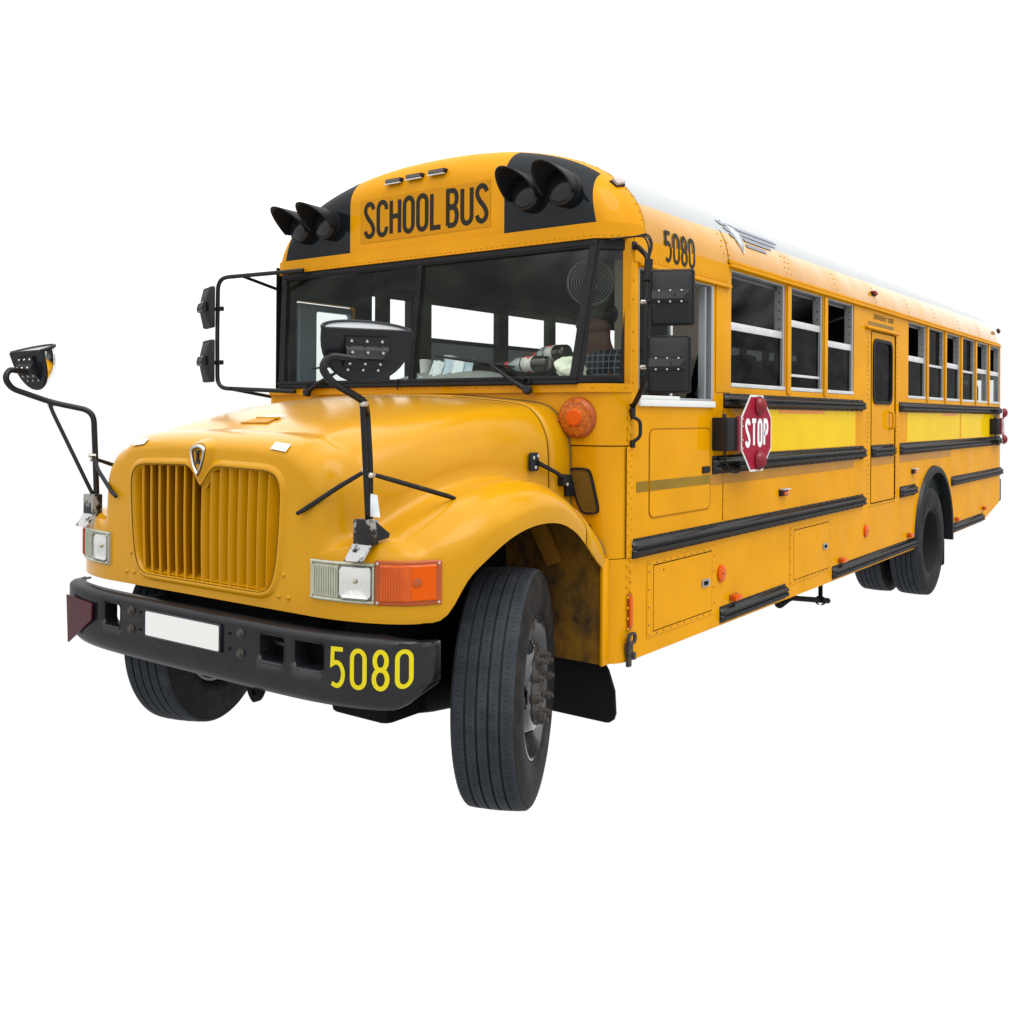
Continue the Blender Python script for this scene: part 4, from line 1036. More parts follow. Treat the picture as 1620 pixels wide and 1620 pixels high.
# ================================================================== WHEELS
def wheel(loc, steer, dual=False, s=1):
    mtx = Matrix.Translation(Vector(loc)) @ Matrix.Rotation(steer, 4, 'Z') @ (Matrix.Rotation(math.pi, 4, 'Z') if s < 0 else Matrix.Identity(4))
    R_ = .497
    if not dual:
        # dished disc, hub outwards
        disc = [(-.10, .283), (.085, .283), (.112, .292), (.122, .298), (.124, .291), (.116, .283), (.085, .272), (.045, .262), (.030, .255)]
        wl = lathe('wheel', [(-.10, .270)] + disc, WHEEL, ROOT, 72, mtx)
        # cone between rim and hub with hand holes
        ns = 5; Vv = []; Ff = []
        def cone(r): return float(np.interp(r, [.145, .165, .185, .215, .24, .256], [.128, .127, .118, .075, .045, .034]))
        for q in range(ns):
            a0 = 2 * math.pi * q / ns; a1 = a0 + 2 * math.pi / ns; am_ = (a0 + a1) / 2
            ol = [(r, a0) for r in np.linspace(.145, .257, 10)] + [(.257, a0 + (a1 - a0) * i / 14) for i in range(1, 15)] + [(r, a1) for r in np.linspace(.257, .145, 10)[1:]] + [(.145, a1 - (a1 - a0) * i / 14) for i in range(1, 14)]
            hl = [(.214 + .026 * math.sin(t), am_ + .20 * math.cos(t)) for t in np.linspace(0, 2 * math.pi, 17)[:-1]]
            # concentric bands between hole and outline for a smooth cone
            grid_r = np.linspace(.145, .257, 14); grid_a = np.linspace(a0, a1, 31)
            base = len(Vv); na = len(grid_a)
            for r in grid_r:
                for a in grid_a: Vv.append((cone(r), r * math.cos(a), r * math.sin(a)))
            for i in range(13):
                for j in range(na - 1):
                    rm = (grid_r[i] + grid_r[i + 1]) / 2; amid = (grid_a[j] + grid_a[j + 1]) / 2
                    if ((rm - .213) / .036) ** 2 + ((amid - am_) / .31) ** 2 < 1: continue
                    Ff.append((base + i * na + j, base + (i + 1) * na + j, base + (i + 1) * na + j + 1, base + i * na + j + 1))
        dc = obj('wheel_disc', Vv, Ff, WHEEL, wl, smooth=50, weld=True)
        md = dc.modifiers.new('solid', 'SOLIDIFY'); md.thickness = .012
        md = dc.modifiers.new('sub', 'SUBSURF'); md.levels = 1; md.render_levels = 2
        lathe('hub', [(.126, .150), (.134, .150), (.135, .115), (.120, .108), (.095, .104), (.095, .075), (.125, .070), (.128, .06), (.128, 0)], mat('hub_dirty', (.045, .043, .041), rough=.55, metal=.3, var=.4, vscale=30), wl, 48)
        for k in range(10):
            a = 2 * math.pi * k / 10 + .12
            lathe('lug_nut', [(.130, .025), (.137, .025), (.139, .019), (.163, .018), (.166, .012), (.180, .011), (.181, 0)], NUT, wl, 12, Matrix.Translation((0, .133 * math.cos(a), .133 * math.sin(a))), smooth=25)
        lathe('brake_drum', [(-.12, .24), (.02, .24), (.02, 0)], CHASSIS, wl, 40)
    else:
        wl = lathe('wheel', [(.105, .298), (.118, .298), (.118, .288), (.09, .275), (-.02, .262), (-.06, .24), (-.075, .15), (-.04, .13), (-.03, .10), (.02, .09), (.03, 0)], mat('wheel_dull', (.012, .012, .013), rough=.6, spec=.1, var=.3), ROOT, 64, mtx)
        for k in range(10):
            a = 2 * math.pi * k / 10
            lathe('lug_nut', [(-.075, .02), (-.05, .018), (-.045, 0)], NUT, wl, 8, Matrix.Translation((0, .19 * math.cos(a), .19 * math.sin(a))))
    def tyre(dx, name='tyre'):
        gr = []
        for g0 in (-.071, -.026, .019, .064):
            gr += [(g0, R_ - abs(g0) ** 2 * .45), (g0 + .001, R_ - .013), (g0 + .0085, R_ - .013), (g0 + .0095, R_ - abs(g0) ** 2 * .45)]
        tread = [(-.112, R_ - .006), (-.09, R_ - .0035)] + gr + [(.09, R_ - .0035), (.112, R_ - .006)]
        t = lathe(name, [(dx + a, r) for a, r in [(-.122, R_ - .016), (-.117, R_ - .010)] + tread + [(.117, R_ - .010), (.122, R_ - .016)]], TYRE, wl, 120, smooth=28)
        side = [(.122, R_ - .016), (.128, R_ - .03), (.1275, R_ - .036), (.132, .45), (.137, .42), (.139, .395), (.1375, .365), (.134, .345), (.1345, .342), (.130, .325), (.124, .308), (.116, .296), (.106, .288)]
        for sg in (1, -1): lathe('sidewall', [(dx + sg * a, r) for a, r in side], TYRESIDE, wl, 96, smooth=30)
        # fine cross cuts in the ribs
        Vs = []; Fs = []
        if not dual:
            for rib, (a0, a1) in enumerate(((-.108, -.076), (-.056, -.032), (-.011, .013), (.034, .058), (.078, .108))):
                for k in range(150):
                    a = 2 * math.pi * (k + .37 * rib) / 150; b0 = len(Vs)
                    for ax, da in ((a0 + .006, 0), (a1 - .006, .006), (a1 - .006, .0085), (a0 + .006, .0025)):
                        r_ = R_ - max(0, abs(ax) ** 2 * .45) + .0008
                        Vs.append((dx + ax, r_ * math.cos(a + da), r_ * math.sin(a + da)))
                    Fs.append((b0, b0 + 1, b0 + 2, b0 + 3))
            obj('tread_cuts', Vs, Fs, mat('cut_dark', (.012, .0135, .016), rough=.9, spec=.02), wl, recalc=False, kind='stuff')
        # shoulder nicks
        nk = []
        for k in range(96):
            a = 2 * math.pi * k / 96
            for sg in (1, -1): nk.append(((dx + sg * .1235, (R_ - .022) * math.cos(a), (R_ - .022) * math.sin(a)), (sg, .3 * math.cos(a), .3 * math.sin(a))))
        rivets('shoulder_nicks', nk, CHASSIS, wl, .0034)
        return t
    tyre(0)
    if dual: tyre(-.335)
    return wl
wheel((1.006, .116, .497), rad(25), s=1)
wheel((-1.015, .07, .497), rad(19), s=-1)
wheel((1.075, 6.45, .497), 0, True, 1)
wheel((-1.075, 6.45, .497), 0, True, -1)
tube('rear_axle', [(-.8, 6.45, .5), (.8, 6.45, .5)], .09, CHASSIS)
# rear arch: black flare and mud flap
o = arch_pts(.668, .640, 28); i_ = arch_pts(.585, .575, 28)
rws = []
for P, x in ((arch_pts(.672, .642, 28), W + .001), (arch_pts(.660, .632, 28), W + .028), (arch_pts(.615, .60, 28), W + .040), (arch_pts(.588, .578, 28), W + .034), (arch_pts(.585, .575, 28), W - .30)):
    rws.append([(x, P[0][0], .46)] + [(x, a, b) for a, b in P] + [(x, P[-1][0], .46)])
loft('wheel_arch_flare', rws, PLAST, smooth=50)
prism('mud_flap', rrect(.62, 1.18, .20, .47, .03), [], lambda a, b, t: (a, t, b), 7.03, 7.05, MATS['flap_rubber'])
# ================================================================== NEAR SIDE FITTINGS
def rail(y0, y1, z0, z1, parent=ROOT, x=W, name='rub_rail'):
    h = z1 - z0
    P = [(0, .0), (.004, 0), (.006, .10), (.024, .15), (.031, .21), (.031, .40), (.022, .44), (.022, .48), (.031, .54), (.031, .64), (.027, .71), (.012, .83), (.006, .87), (.004, 1.0), (0, 1.0)]
    V = []; ys = [y0 + .0, y0 + .012, y1 - .012, y1]
    for i, y in enumerate(ys):
        k = .35 if i in (0, 3) else 1
        V += [(x + .001 + a * k, y, z0 + b * h) for a, b in P]
    n = len(P); F = []
    for i in range(3): F += [(i * n + k, i * n + k + 1, (i + 1) * n + k + 1, (i + 1) * n + k) for k in range(n - 1)]
    F += [tuple(range(n)), tuple(range(3 * n, 4 * n))]
    r = obj(name, V, F, RAIL, parent, smooth=28)
    rivets('rail_screws', [((x + .006, y, z0 + h * q), (1, 0, 0)) for y in np.arange(y0 + .05, y1 - .03, .115) for q in (.05, .95)], CHASSIS, r, .0045)
    return r
for a, b in ((.790, 4.318), (5.305, 5.795), (7.125, 9.62)): rail(a, b, .973, 1.066)
for a, b in ((1.665, 4.322), (5.300, 9.555)): rail(a, b, 1.331, 1.429)
for a, b in ((1.805, 4.300), (5.272, 9.552)): rail(a, b, 1.6885, 1.771)
for a, b in ((1.772, 2.742), (3.622, 5.775), (7.15, 8.592)): rail(a, b, .512, .602)
# reflective panels and tape
for a, b in ((2.05, 4.118), (5.528, 7.470), (7.535, 9.30)):
    prism('reflective_panel', rect(a, b, 1.434, 1.684), [], lambda u, v, t: (t, u, v), W + .002, W + .0003, REFLY)
for a, b in ((2.62, 3.45), (6.75, 7.35)):
    prism('tape_patch', rect(a, b, 1.664, 1.684), [], lambda u, v, t: (t, u, v), W + .0035, W + .0022, mat('orange_tape', (.55, .17, .012), rough=.4, spec=.2))
for a, b, z0, z1 in ((.838, .955, 1.282, 1.331), (.968, 1.634, 1.283, 1.331), (1.646, 4.10, 1.272, 1.3305), (5.30, 7.10, 1.268, 1.330)):
    off = .0045 if a == .968 else .0005
    prism('reflective_tape', rect(a, b, z0, z1), [], lambda u, v, t: (t, u, v), W + off + .0012, W + off, GOLD if a < 1.2 else mat('faded_tape', (.335, .150, .012) if a < 3 else (.36, .17, .03), rough=.4, spec=.08, var=.15, vscale=2))
# compartment hatches
def hatch(y0, y1, z0, z1, fy0, fy1, fz0, fz1):
    h = prism('hatch_frame', rect(fy0, fy1, fz0, fz1), [rect(y0 - .006, y1 + .006, z0 - .006, z1 + .006)], lambda a, b, t: (t, a, b), W + .0035, W + .0003, PAINT)
    prism('hatch_gap', rect(y0 - .0055, y1 + .0055, z0 - .0055, z1 + .0055), [], lambda a, b, t: (t, a, b), W + .0008, W + .0003, CHASSIS, h)
    prism('hatch_door', rect(y0, y1, z0, z1), [], lambda a, b, t: (t, a, b), W + .0045, W + .001, PAINT, h)
    lc_ = prism('hatch_lock', rrect(y1 - .125, y1 - .04, (z0 + z1) / 2 - .020, (z0 + z1) / 2 + .018, .004), [], lambda a, b, t: (t, a, b), W + .012, W + .0046, ALUG, h)
    prism('lock_recess', rrect(y1 - .112, y1 - .06, (z0 + z1) / 2 - .012, (z0 + z1) / 2 + .010, .003), [], lambda a, b, t: (t, a, b), W + .0135, W + .0121, CHASSIS, h)
    P = [(y, z) for y in np.arange(fy0 + .02, fy1, .075) for z in (fz0 + .012, fz1 - .012)] + [(y, z) for z in np.arange(fz0 + .06, fz1 - .04, .085) for y in (fy0 + .016, fy1 - .016)]
    rivets('rivets', [((W + .0037, y, z), (1, 0, 0)) for y, z in P], mat('rivet_dark', (.16, .085, .02), rough=.5, metal=.2), h, .0052)
    rivets('rivets', [((W + .0047, y0 + .10, z1 - .03), (1, 0, 0))], LINE, h, .005)
hatch(1.010, 1.664, .604, .917, .946, 1.712, .578, .945)
hatch(2.880, 3.545, .607, .918, 2.815, 3.605, .582, .945)
# lock on the driver panel
box('panel_lock', W + .003, W + .014, 1.535, 1.622, 1.342, 1.378, PLAST, bev=.005)
# reflectors and markers
for y, z in ((1.785, .784), (4.381, .782)):
    r = lathe('round_reflector', [(0, .046), (.010, .046), (.014, .040), (.014, 0)], AMBERR, ROOT, 30, axis_mtx((W + .001, y, z), (1, 0, 0)))
    lathe('screw', [(.014, .006), (.016, .005), (.017, 0)], CHASSIS, r, 8)
for y, z in ((1.95, .632), (3.80, .628), (5.59, .638), (7.33, .635), (8.62, .652)):
    b = box('side_marker', W + .001, W + .012, y - .052, y + .052, z - .018, z + .018, AMBERD, bev=.005)
    box('lens', W + .012, W + .040, y - .044, y + .044, z - .016, z + .016, AMBERR, b, bev=.008)
b = box('corner_reflector', W + .0015, W + .008, .758, .792, .648, .815, AMBERD, bev=.005)
box('lens', W + .008, W + .016, .761, .789, .660, .803, AMBERR, b, bev=.006)
for y, z in ((2.68, 1.174), (5.72, 1.178)):
    b = box('turn_marker', W + .001, W + .020, y - .055, y + .055, z - .020, z + .018, PLAST, bev=.005)
    box('lens', W + .018, W + .034, y - .035, y + .045, z - .012, z + .008, AMBER, b, bev=.005)
    box('trim', W + .001, W + .038, y - .06, y + .06, z + .0185, z + .026, ALU, b, bev=.002)
# hanging hasp near the corner
lt = prism('door_hasp', rrect(.724, .800, .545, .600, .024), [rrect(.742, .784, .558, .588, .012)], lambda a, b, t: (t, a, b), W + .030, W + .018, NUT)
box('hasp_body', W + .001, W + .024, .735, .778, .500, .552, NUT, lt, bev=.005)
box('hasp_hook', W + .002, W + .020, .742, .772, .440, .500, NUT, lt, bev=.005)
box('hasp_tooth', W + .004, W + .030, .772, .795, .470, .505, NUT, lt, bev=.004)
lt.location.z = .04
# grab handle and mirror arm root
gh = tube('grab_handle', [(W + .004, .786, 1.640), (W + .040, .800, 1.622), (W + .042, .800, 1.545), (W + .004, .786, 1.518)], .0085, TUBE, fil=.03)
for z in (1.645, 1.512): box('handle_foot', W + .001, W + .016, .772, .802, z - .018, z + .018, TUBE, gh, bev=.005)
# STOP arms
def stop_arm(y0, full=True, k_=0.0):
    bx = box('stop_arm', W + .001, W + .092, y0, y0 + .130, 1.458, 1.637, PLAST, bev=.006)
    lathe('bolt', [(0, .012), (.02, .012), (.022, 0)], NUT, bx, 10, axis_mtx((W + .05, y0 + .05, 1.637), (0, 0, 1)))
    ys, zc = y0 + .140, 1.551
    x = W + .105
    hb = box('hinge', W + .085, x + .002, y0 + .120, ys + .012, 1.455, 1.645, mat('stop_hinge', (.16, .02, .03), rough=.45), bx, bev=.004)
    c = ys + .213; R_ = .213; k = R_ * math.tan(rad(22.5))
    def octo(q): return [(c + q * R_, zc + q * k), (c + q * k, zc + q * R_), (c - q * k, zc + q * R_), (c - q * R_, zc + q * k), (c - q * R_, zc - q * k), (c - q * k, zc - q * R_), (c + q * k, zc - q * R_), (c + q * R_, zc - q * k)]
    sp = lambda a, b, t: (t - (a - ys) * k_, a, b)
    prism('sign_plate', octo(1), [], sp, x + .003, x, WPLASTIC, bx)
    prism('sign_face', octo(.945), [], sp, x + .0045, x + .0031, REDS, bx)
    text('STOP', c - .166, zc - .080, .162, .0855, .0715, .026, lambda a, b, o: sp(a, b, x + .0045 + o), mat('stop_white', (.62, .62, .63), rough=.4, spec=.1), bx)
    for sg in (1, -1):
        lathe('warning_light', [(0, .052), (.010, .052), (.026, .046), (.040, .028), (.045, 0)], REDL, bx, 30, axis_mtx(sp(c + .02, zc + sg * .152, x + .0045), (1, k_, 0)))
        tube('light_rim', [sp(c + .02 + .052 * math.cos(a), zc + sg * .152 + .052 * math.sin(a), x + .012) for a in np.linspace(0, 2 * math.pi, 25)[:-1]], .004, REDL, bx, n=6, closed=True)
    for z in (1.47, 1.515, 1.59, 1.63): lathe('bolt', [(0, .006), (.004, .005), (.005, 0)], BOLT, bx, 8, axis_mtx(sp(ys + .012, z, x + .0045), (1, 0, 0)))
    if full: tube('cable', [(W + .05, y0 + .06, 1.462), (W + .048, y0 + .065, 1.40), (W + .05, y0 + .14, 1.335), (W + .05, y0 + .26, 1.335), (W + .03, y0 + .30, 1.39)], .006, RUBBER, bx, fil=.05)
stop_arm(1.662)
stop_arm(8.94, True, .13)
# emergency door
dw = rrect(4.575, 5.055, 1.765, 2.235, .06)
ed = prism('emergency_door', rrect(4.508, 5.158, .982, 2.304, .010, 2), [dw], lambda a, b, t: (t, a, b), W - .004, W - .040, PAINT)
prism('window_gasket', rrect(4.555, 5.075, 1.745, 2.255, .075), [rrect(4.580, 5.050, 1.770, 2.230, .058)], lambda a, b, t: (t, a, b), W + .006, W - .020, RUBBER, ed)
sheet('pane', rrect(4.575, 5.055, 1.765, 2.235, .06), lambda a, b: (W - .008, a, b), TINT, ed)
hd = tube('door_handle', [(W + .0, 5.01, 1.69), (W + .03, 5.01, 1.68), (W + .03, 5.01, 1.56), (W + .0, 5.01, 1.55)], .012, PAINT, ed, fil=.02)
prism('handle_recess', rrect(4.91, 5.06, 1.535, 1.705, .02), [], lambda a, b, t: (t, a, b), W - .002, W - .004, LINE, ed) if False else None
rail(4.532, 5.128, 1.331, 1.427, ed, x=W - .004)
prism('reflective_tape', rect(4.512, 5.154, 1.268, 1.3305), [], lambda u, v, t: (t, u, v), W - .0028, W - .0038, MATS['faded_tape'], ed)
box('door_drip', W + .001, W + .028, 4.34, 5.22, 2.318, 2.334, PAINT, bev=.004)
for y in (4.42, 5.20):
    rivets('rivets', [((W + .002, y + .012 * (-1) ** k, z), (1, 0, 0)) for k, z in enumerate(np.arange(.99, 2.28, .036)) if not (1.32 < z < 1.44 or 1.68 < z < 1.78)], MATS['rivet_dark'], wall, .005)
rivets('rivets', [((W + .002, y, .957), (1, 0, 0)) for y in np.arange(4.46, 5.2, .05)], MATS['rivet_dark'], wall, .005)
tube('door_seam', [(W + .0005, a, b) for a, b in rect(4.503, 5.162, .978, 2.308)], .004, CHASSIS, ed, n=4, closed=True)
text('EMERGENCY', 4.56, 2.402, .040, .040, .034, .007, lambda a, b, o: (W + o, a, b), BLACKT, wall)
text('DOOR', 4.945, 2.402, .040, .040, .034, .007, lambda a, b, o: (W + o, a, b), BLACKT, wall)
prism('label_band', rect(4.42, 5.10, 2.352, 2.378), [], lambda u, v, t: (t, u, v), W + .0015, W + .0003, GOLD, wall)
# loose pipe under the floor
pp = tube('tailpipe', [(1.10, 2.86, .52), (1.10, 2.935, .412), (1.10, 3.16, .438), (1.10, 3.33, .408), (1.10, 3.90, .310)], [.020, .020, .018, .018, .020], CHASSIS, fil=.05)
tube('pipe_hanger', [(1.10, 3.74, .33), (1.10, 3.74, .58)], .016, CHASSIS, pp)
lathe('pipe_clamp', [(-.03, .032), (.03, .032)], CHASSIS, pp, 16, axis_mtx((1.10, 3.74, .335), (0, 1, -.2)))
# fuel tank and boxes under the floor stay hidden behind the skirt
box('fuel_tank', .45, 1.0, 3.7, 5.0, .56, .85, CHASSIS, bev=.06)

# ================================================================== MIRRORS
def basis(n):
    n = Vector(n).normalized(); a = Vector((0, 0, 1)).cross(n).normalized(); b = n.cross(a)
    return n, a, b
def flat_mirror(c, nrm, w, h, arm_side):
    c = Vector(c); n_, a, b = basis(nrm)
    P = lambda u, v, t: tuple(c + a * u + b * v - n_ * t)    # t grows towards the back
    rws = [[P(u, v, .0) for u, v in rrect(-w / 2, w / 2, -h / 2, h / 2, .012, 3)], [P(u, v, .018) for u, v in rrect(-w / 2, w / 2, -h / 2, h / 2, .012, 3)],
           [P(u, v, .026) for u, v in rrect(-w / 2 + .006, w / 2 - .006, -h / 2 + .006, h / 2 - .006, .012, 3)]]
    hs = loft('mirror', rws, PLAST, smooth=40, closed=True)
    # waisted back
    rows_ = []
    for j in range(13):
        v = -1 + 2 * j / 12; row = []
        for i in range(13):
            u = -1 + 2 * i / 12
            dpt = .026 + .030 * (1 - abs(v) ** 1.3) * (1 - .2 * u * u) if abs(u) < 1 and abs(v) < 1 else .022
            sq = 1 - .10 * (1 - abs(v))
            row.append(P(u * (w / 2 - .006) * (sq if abs(u) < 1 else 1), v * (h / 2 - .006), dpt))
        rows_.append(row)
    loft('mirror_back', rows_, PLAST, hs, smooth=60)
    obj('mirror_glass', [P(u, v, -.001) for u, v in rrect(-w / 2 + .006, w / 2 - .006, -h / 2 + .006, h / 2 - .006, .01, 3)], [tuple(range(16))], MIRROR, hs)
    s = arm_side
    x0, x1 = -.44 * w, .40 * w
    # ridge bracket
    V = [P(s * u, v, t) for u in (x0, x1) for v, t in ((.030, .052), (.026, .062), (-.012, .080), (-.028, .064), (-.028, .050))]
    V[6:9] = [P(s * (x1 - .0), .022, .060), P(s * (x1 - .03), -.010, .074), P(s * (x1 - .005), -.026, .060)]
    F = [(k, k + 1, 5 + k + 1, 5 + k) for k in range(4)] + [(0, 1, 2, 3, 4), (5, 6, 7, 8, 9)]
    obj('mirror_bracket', V, F, PLAST, hs)
    sc_ = []
    for k in range(3):
        u = s * (x0 + .03 + k * .048)
        for v, t in ((.024, .064), (-.024, .068)): sc_.append((P(u, v, t), -n_))
    for p, d in sc_: lathe('screw', [(0, .0045), (.003, .004), (.004, 0)], BOLT, hs, 10, axis_mtx(p, d))
    return hs, P
nD = (-.39, .92, 0)
m1, P1 = flat_mirror((1.520, .612, 2.158), nD, .190, .244, -1)
m2, P2 = flat_mirror((1.506, .612, 1.868), nD, .188, .252, -1)
arm = tube('mirror_arm', [(1.235, .790, 2.430), (1.262, .765, 2.425), (1.395, .625, 2.345), (1.400, .605, 2.10), (1.392, .610, 1.80), (1.300, .70, 1.722), (1.236, .778, 1.690)], .0125, TUBE, fil=.06)
box('arm_foot', W + .001, W + .018, .765, .80, 1.655, 1.70, TUBE, arm, bev=.006)
box('arm_foot', W + .008, W + .022, .765, .80, 2.415, 2.455, TUBE, arm, bev=.006)
tube('arm_wrap', [(1.398, .620, 2.335), (1.400, .605, 2.24)], .019, RUBBER, arm)
for P_, z in ((P1, 2.15), (P2, 1.862)):
    tube('mirror_clamp', [(1.398, .607, z), P_(-.02, -.004, .066)], .013, PLAST, arm)
    lathe('bolt', [(-.012, .010), (.012, .010), (.016, .006), (.016, 0)], BOLT, arm, 12, axis_mtx((1.388, .595, z - .004), (-.7, -.7, 0)))
for k, (dx, dz) in enumerate(((0, 0), (.012, .01), (.02, .024))):
    tube('cable', [(1.15, .70, 2.463 - .002 * k), (1.255 + dx, .735, 2.468), (1.33 + dx, .70, 2.46 + dz * .4), (1.385 + dx, .645, 2.40 + dz * .3), (1.392, .628, 2.335)], .0042, RUBBER, arm, n=6, fil=.06)
# far-side mirrors, seen edge on
nP = (.38, .92, 0)
m3, P3 = flat_mirror((-1.475, .46, 2.275), nP, .190, .244, 1)
m4, P4 = flat_mirror((-1.475, .46, 1.955), nP, .188, .252, 1)
armr = tube('mirror_arm', [(-.875, .650, 2.475), (-1.395, .450, 2.448), (-1.400, .450, 2.10), (-1.395, .450, 1.793), (-.885, .600, 1.772)], .0125, TUBE, fil=.07)
tube('arm_brace', [(-1.24, .448 + .06, 2.452), (-1.235, .80, 2.395)], .010, TUBE, armr)
tube('arm_brace', [(-1.30, .455, 1.790), (-1.235, .80, 1.735)], .010, TUBE, armr)
for z, P_ in ((2.262, P3), (1.944, P4)):
    tube('mirror_clamp', [(-1.395, .452, z), P_(0.03, -.004, .066)], .012, PLAST, armr)
    box('clamp_block', -1.40, -1.352, .438, .462, z - .012, z + .014, PLAST, armr, bev=.004)
# crossview mirrors on the wings
def crossview(s, c=Vector((1.117, -.845, 1.930)), a=Vector((.46, .888, 0)), nl=Vector((-.888, .46, 0))):
    X_ = lambda p: Vector((s * p[0], p[1], p[2]))
    th = rad(18); up_ = Vector((0, 0, 1)); nh = nl.copy()
    nl = nh * math.cos(th) + up_ * math.sin(th); dn = -up_ * math.cos(th) + nh * math.sin(th)
    A_, B_, D_ = .156, .180, .120
    def E_(ph, ps, k=1): return X_(c + a * (A_ * k * math.cos(ph)) + dn * (B_ * k * abs(math.sin(ph)) ** .8 * math.cos(ps)) + nl * (D_ * k * math.sin(ph) * math.sin(ps)))
    ph = [math.pi * i / 24 for i in range(25)]
    ps = [math.pi / 2 * j / 10 for j in range(11)]
    hs = obj('crossview_mirror', [E_(p, 0) - X_(nl) * .006 for p in ph], [tuple(range(25))], PLAST)
    loft('mirror_glass', [[E_(p, q) for p in ph] for q in ps], MIRROR, hs, smooth=80)
    obj('mirror_top', [E_(p, math.pi / 2) + Vector((0, 0, .0005)) for p in ph], [tuple(range(25))], MTOP, hs)
    rim = [E_(p, 0) for p in ph] + [E_(p, math.pi / 2) for p in reversed(ph[1:-1])]
    tube('mirror_rim', [E_(p, 0) for p in ph], .009, PLAST, hs, n=8)
    tube('mirror_rim', [E_(p, math.pi / 2) for p in ph], .008, PLAST, hs, n=8)
    tube('mirror_edge', [E_(0, 0), E_(math.pi, 0)], .0055, PLAST, hs, n=8)
    # clamp plate with two ranks of screws
    Q = lambda u, v, t: X_(c + a * u + dn * v - nl * t)
    V = [Q(u, v, t) for u in (-.080, .070) for v, t in ((.022, .008), (.022, .018), (.052, .020), (.062, .034), (.088, .052), (.100, .030), (.130, .016), (.130, .008))]
    n = 8
    V[8 + 4] = Q(.045, .088, .050)
    br = obj('clamp_plate', V, [(k, k + 1, n + k + 1, n + k) for k in range(n - 1)] + [tuple(range(n)), tuple(range(n, 2 * n))], PLAST, hs)
    for v, t in ((.034, .021), (.068, .043), (.112, .026), (.138, .010)):
        for u in (-.062, -.008, .046): lathe('screw', [(0, .0052), (.004, .0045), (.005, 0)], BOLT, hs, 10, axis_mtx(Q(u, v, t), X_(-nl)))
    pole = [(.904, -.617, 1.235), (.910, -.622, 1.44), (.905, -.635, 1.650), (1.030, -.775, 1.690), (1.052, -.955, 1.752), (1.042, -.990, 1.798), (1.055, -.965, 1.840), tuple(c + a * -.05 + dn * .09 - nl * .045)]
    pl_ = tube('mirror_pole', [X_(p) for p in pole], .0135, TUBE, hs, fil=.055)
    st = TUBE
    tube('pole_brace', [X_(p) for p in ((1.030, -.785, 1.685), (1.020, -.772, 1.640), (.916, -.640, 1.27), (.908, -.628, 1.245))], .009, st, hs, fil=.03)
    tube('pole_strut', [X_(p) for p in ((.905, -.636, 1.435), (.80, -.672, 1.372), (.640, -.700, 1.278), (.606, -.702, 1.262))], [.008, .0095, .0095, .008], st, hs)
    zf_ = 1.312
    tube('pole_strut', [X_(p) for p in ((.918, -.615, 1.420), (.945, -.53, 1.395), (1.005, -.285, zf_ + .012), (1.012, -.250, zf_))], [.008, .0095, .0095, .008], st, hs)
    for p in ((.905, -.640, 1.438), (.922, -.622, 1.418), (1.030, -.775, 1.68)):
        lathe('bolt', [(-.014, .010), (.014, .010), (.018, .005), (.018, 0)], BOLT, hs, 10, axis_mtx(X_(p), (s * .3, -.95, 0)))
    # foot bracket, paint worn to bare metal
    ft = box('pole_foot', *sorted((s * .862, s * .948)), -.660, -.612, 1.160, 1.255, mat('worn_bracket', (.012, .012, .012), rough=.4, spec=.2, dirt=((.22, .21, .19), 9.0, .50, .53, (1, 1, .6))), hs, bev=.004)
    V = [X_(p) for p in ((.862, -.658, 1.165), (.948, -.658, 1.165), (.944, -.700, 1.108), (.858, -.702, 1.104), (.862, -.648, 1.160), (.948, -.648, 1.160), (.944, -.690, 1.104), (.858, -.692, 1.100))]
    obj('foot_plate', V, [(0, 1, 2, 3), (4, 5, 6, 7), (0, 1, 5, 4), (1, 2, 6, 5), (2, 3, 7, 6), (3, 0, 4, 7)], mat('bare_bracket', (.36, .36, .36), rough=.5, spec=.2, dirt=((.012, .012, .012), 9, .50, .53, (1, 1, 1))), hs)
    obj('foot_gusset', [X_(p) for p in ((.948, -.630, 1.250), (.948, -.615, 1.175), (.965, -.575, 1.185), (.965, -.570, 1.20), (.94, -.630, 1.250), (.94, -.615, 1.175), (.955, -.575, 1.185), (.955, -.570, 1.20))],
        [(0, 1, 2, 3), (4, 5, 6, 7), (0, 1, 5, 4), (1, 2, 6, 5), (2, 3, 7, 6), (3, 0, 4, 7)], PLAST, hs)
    return hs
cvL = crossview(1)
cvR = crossview(-1, Vector((1.115, -.855, 1.928)), Vector((1, .06, 0)).normalized(), Vector((-.06, 1, 0)).normalized())
tg = obj('paper_tag', [(.915, -.628, 1.350), (.945, -.618, 1.345), (.955, -.612, 1.262), (.905, -.628, 1.265)], [(0, 1, 2, 3)], PAPER, cvL)
# wipers
def wiper(s, blade):
    pv = (s * .767, .585, 1.764); e = (s * .767 - .238, .592, 1.900) if s > 0 else (-.767 + .27, .590, 1.890)
    w_ = lathe('wiper', [(-.012, .022), (.012, .022), (.018, .016), (.018, 0)], PLAST, ROOT, 18, axis_mtx(pv, (.3, -.9, .1)))
    o = tube('wiper_arm', [pv, tuple(Vector(pv).lerp(Vector(e), .35) + Vector((0, -.02, 0))), e], [.015, .012, .007], PLAST, None)
    o.parent = ROOT
    b0, b1 = blade
    tube('wiper_blade', [b0, tuple(Vector(b0).lerp(Vector(b1), .5) + Vector((0, -.012, .0))), b1], [.005, .008, .005], PLAST, ROOT)
    tube('wiper_hose', [(pv[0] - s * .03, .60, 1.80), (pv[0] - s * .015, .585, 1.825), (pv[0] + s * .01, .59, 1.815), (pv[0], .60, 1.78)], .005, RUBBER, ROOT, n=6, fil=.02)
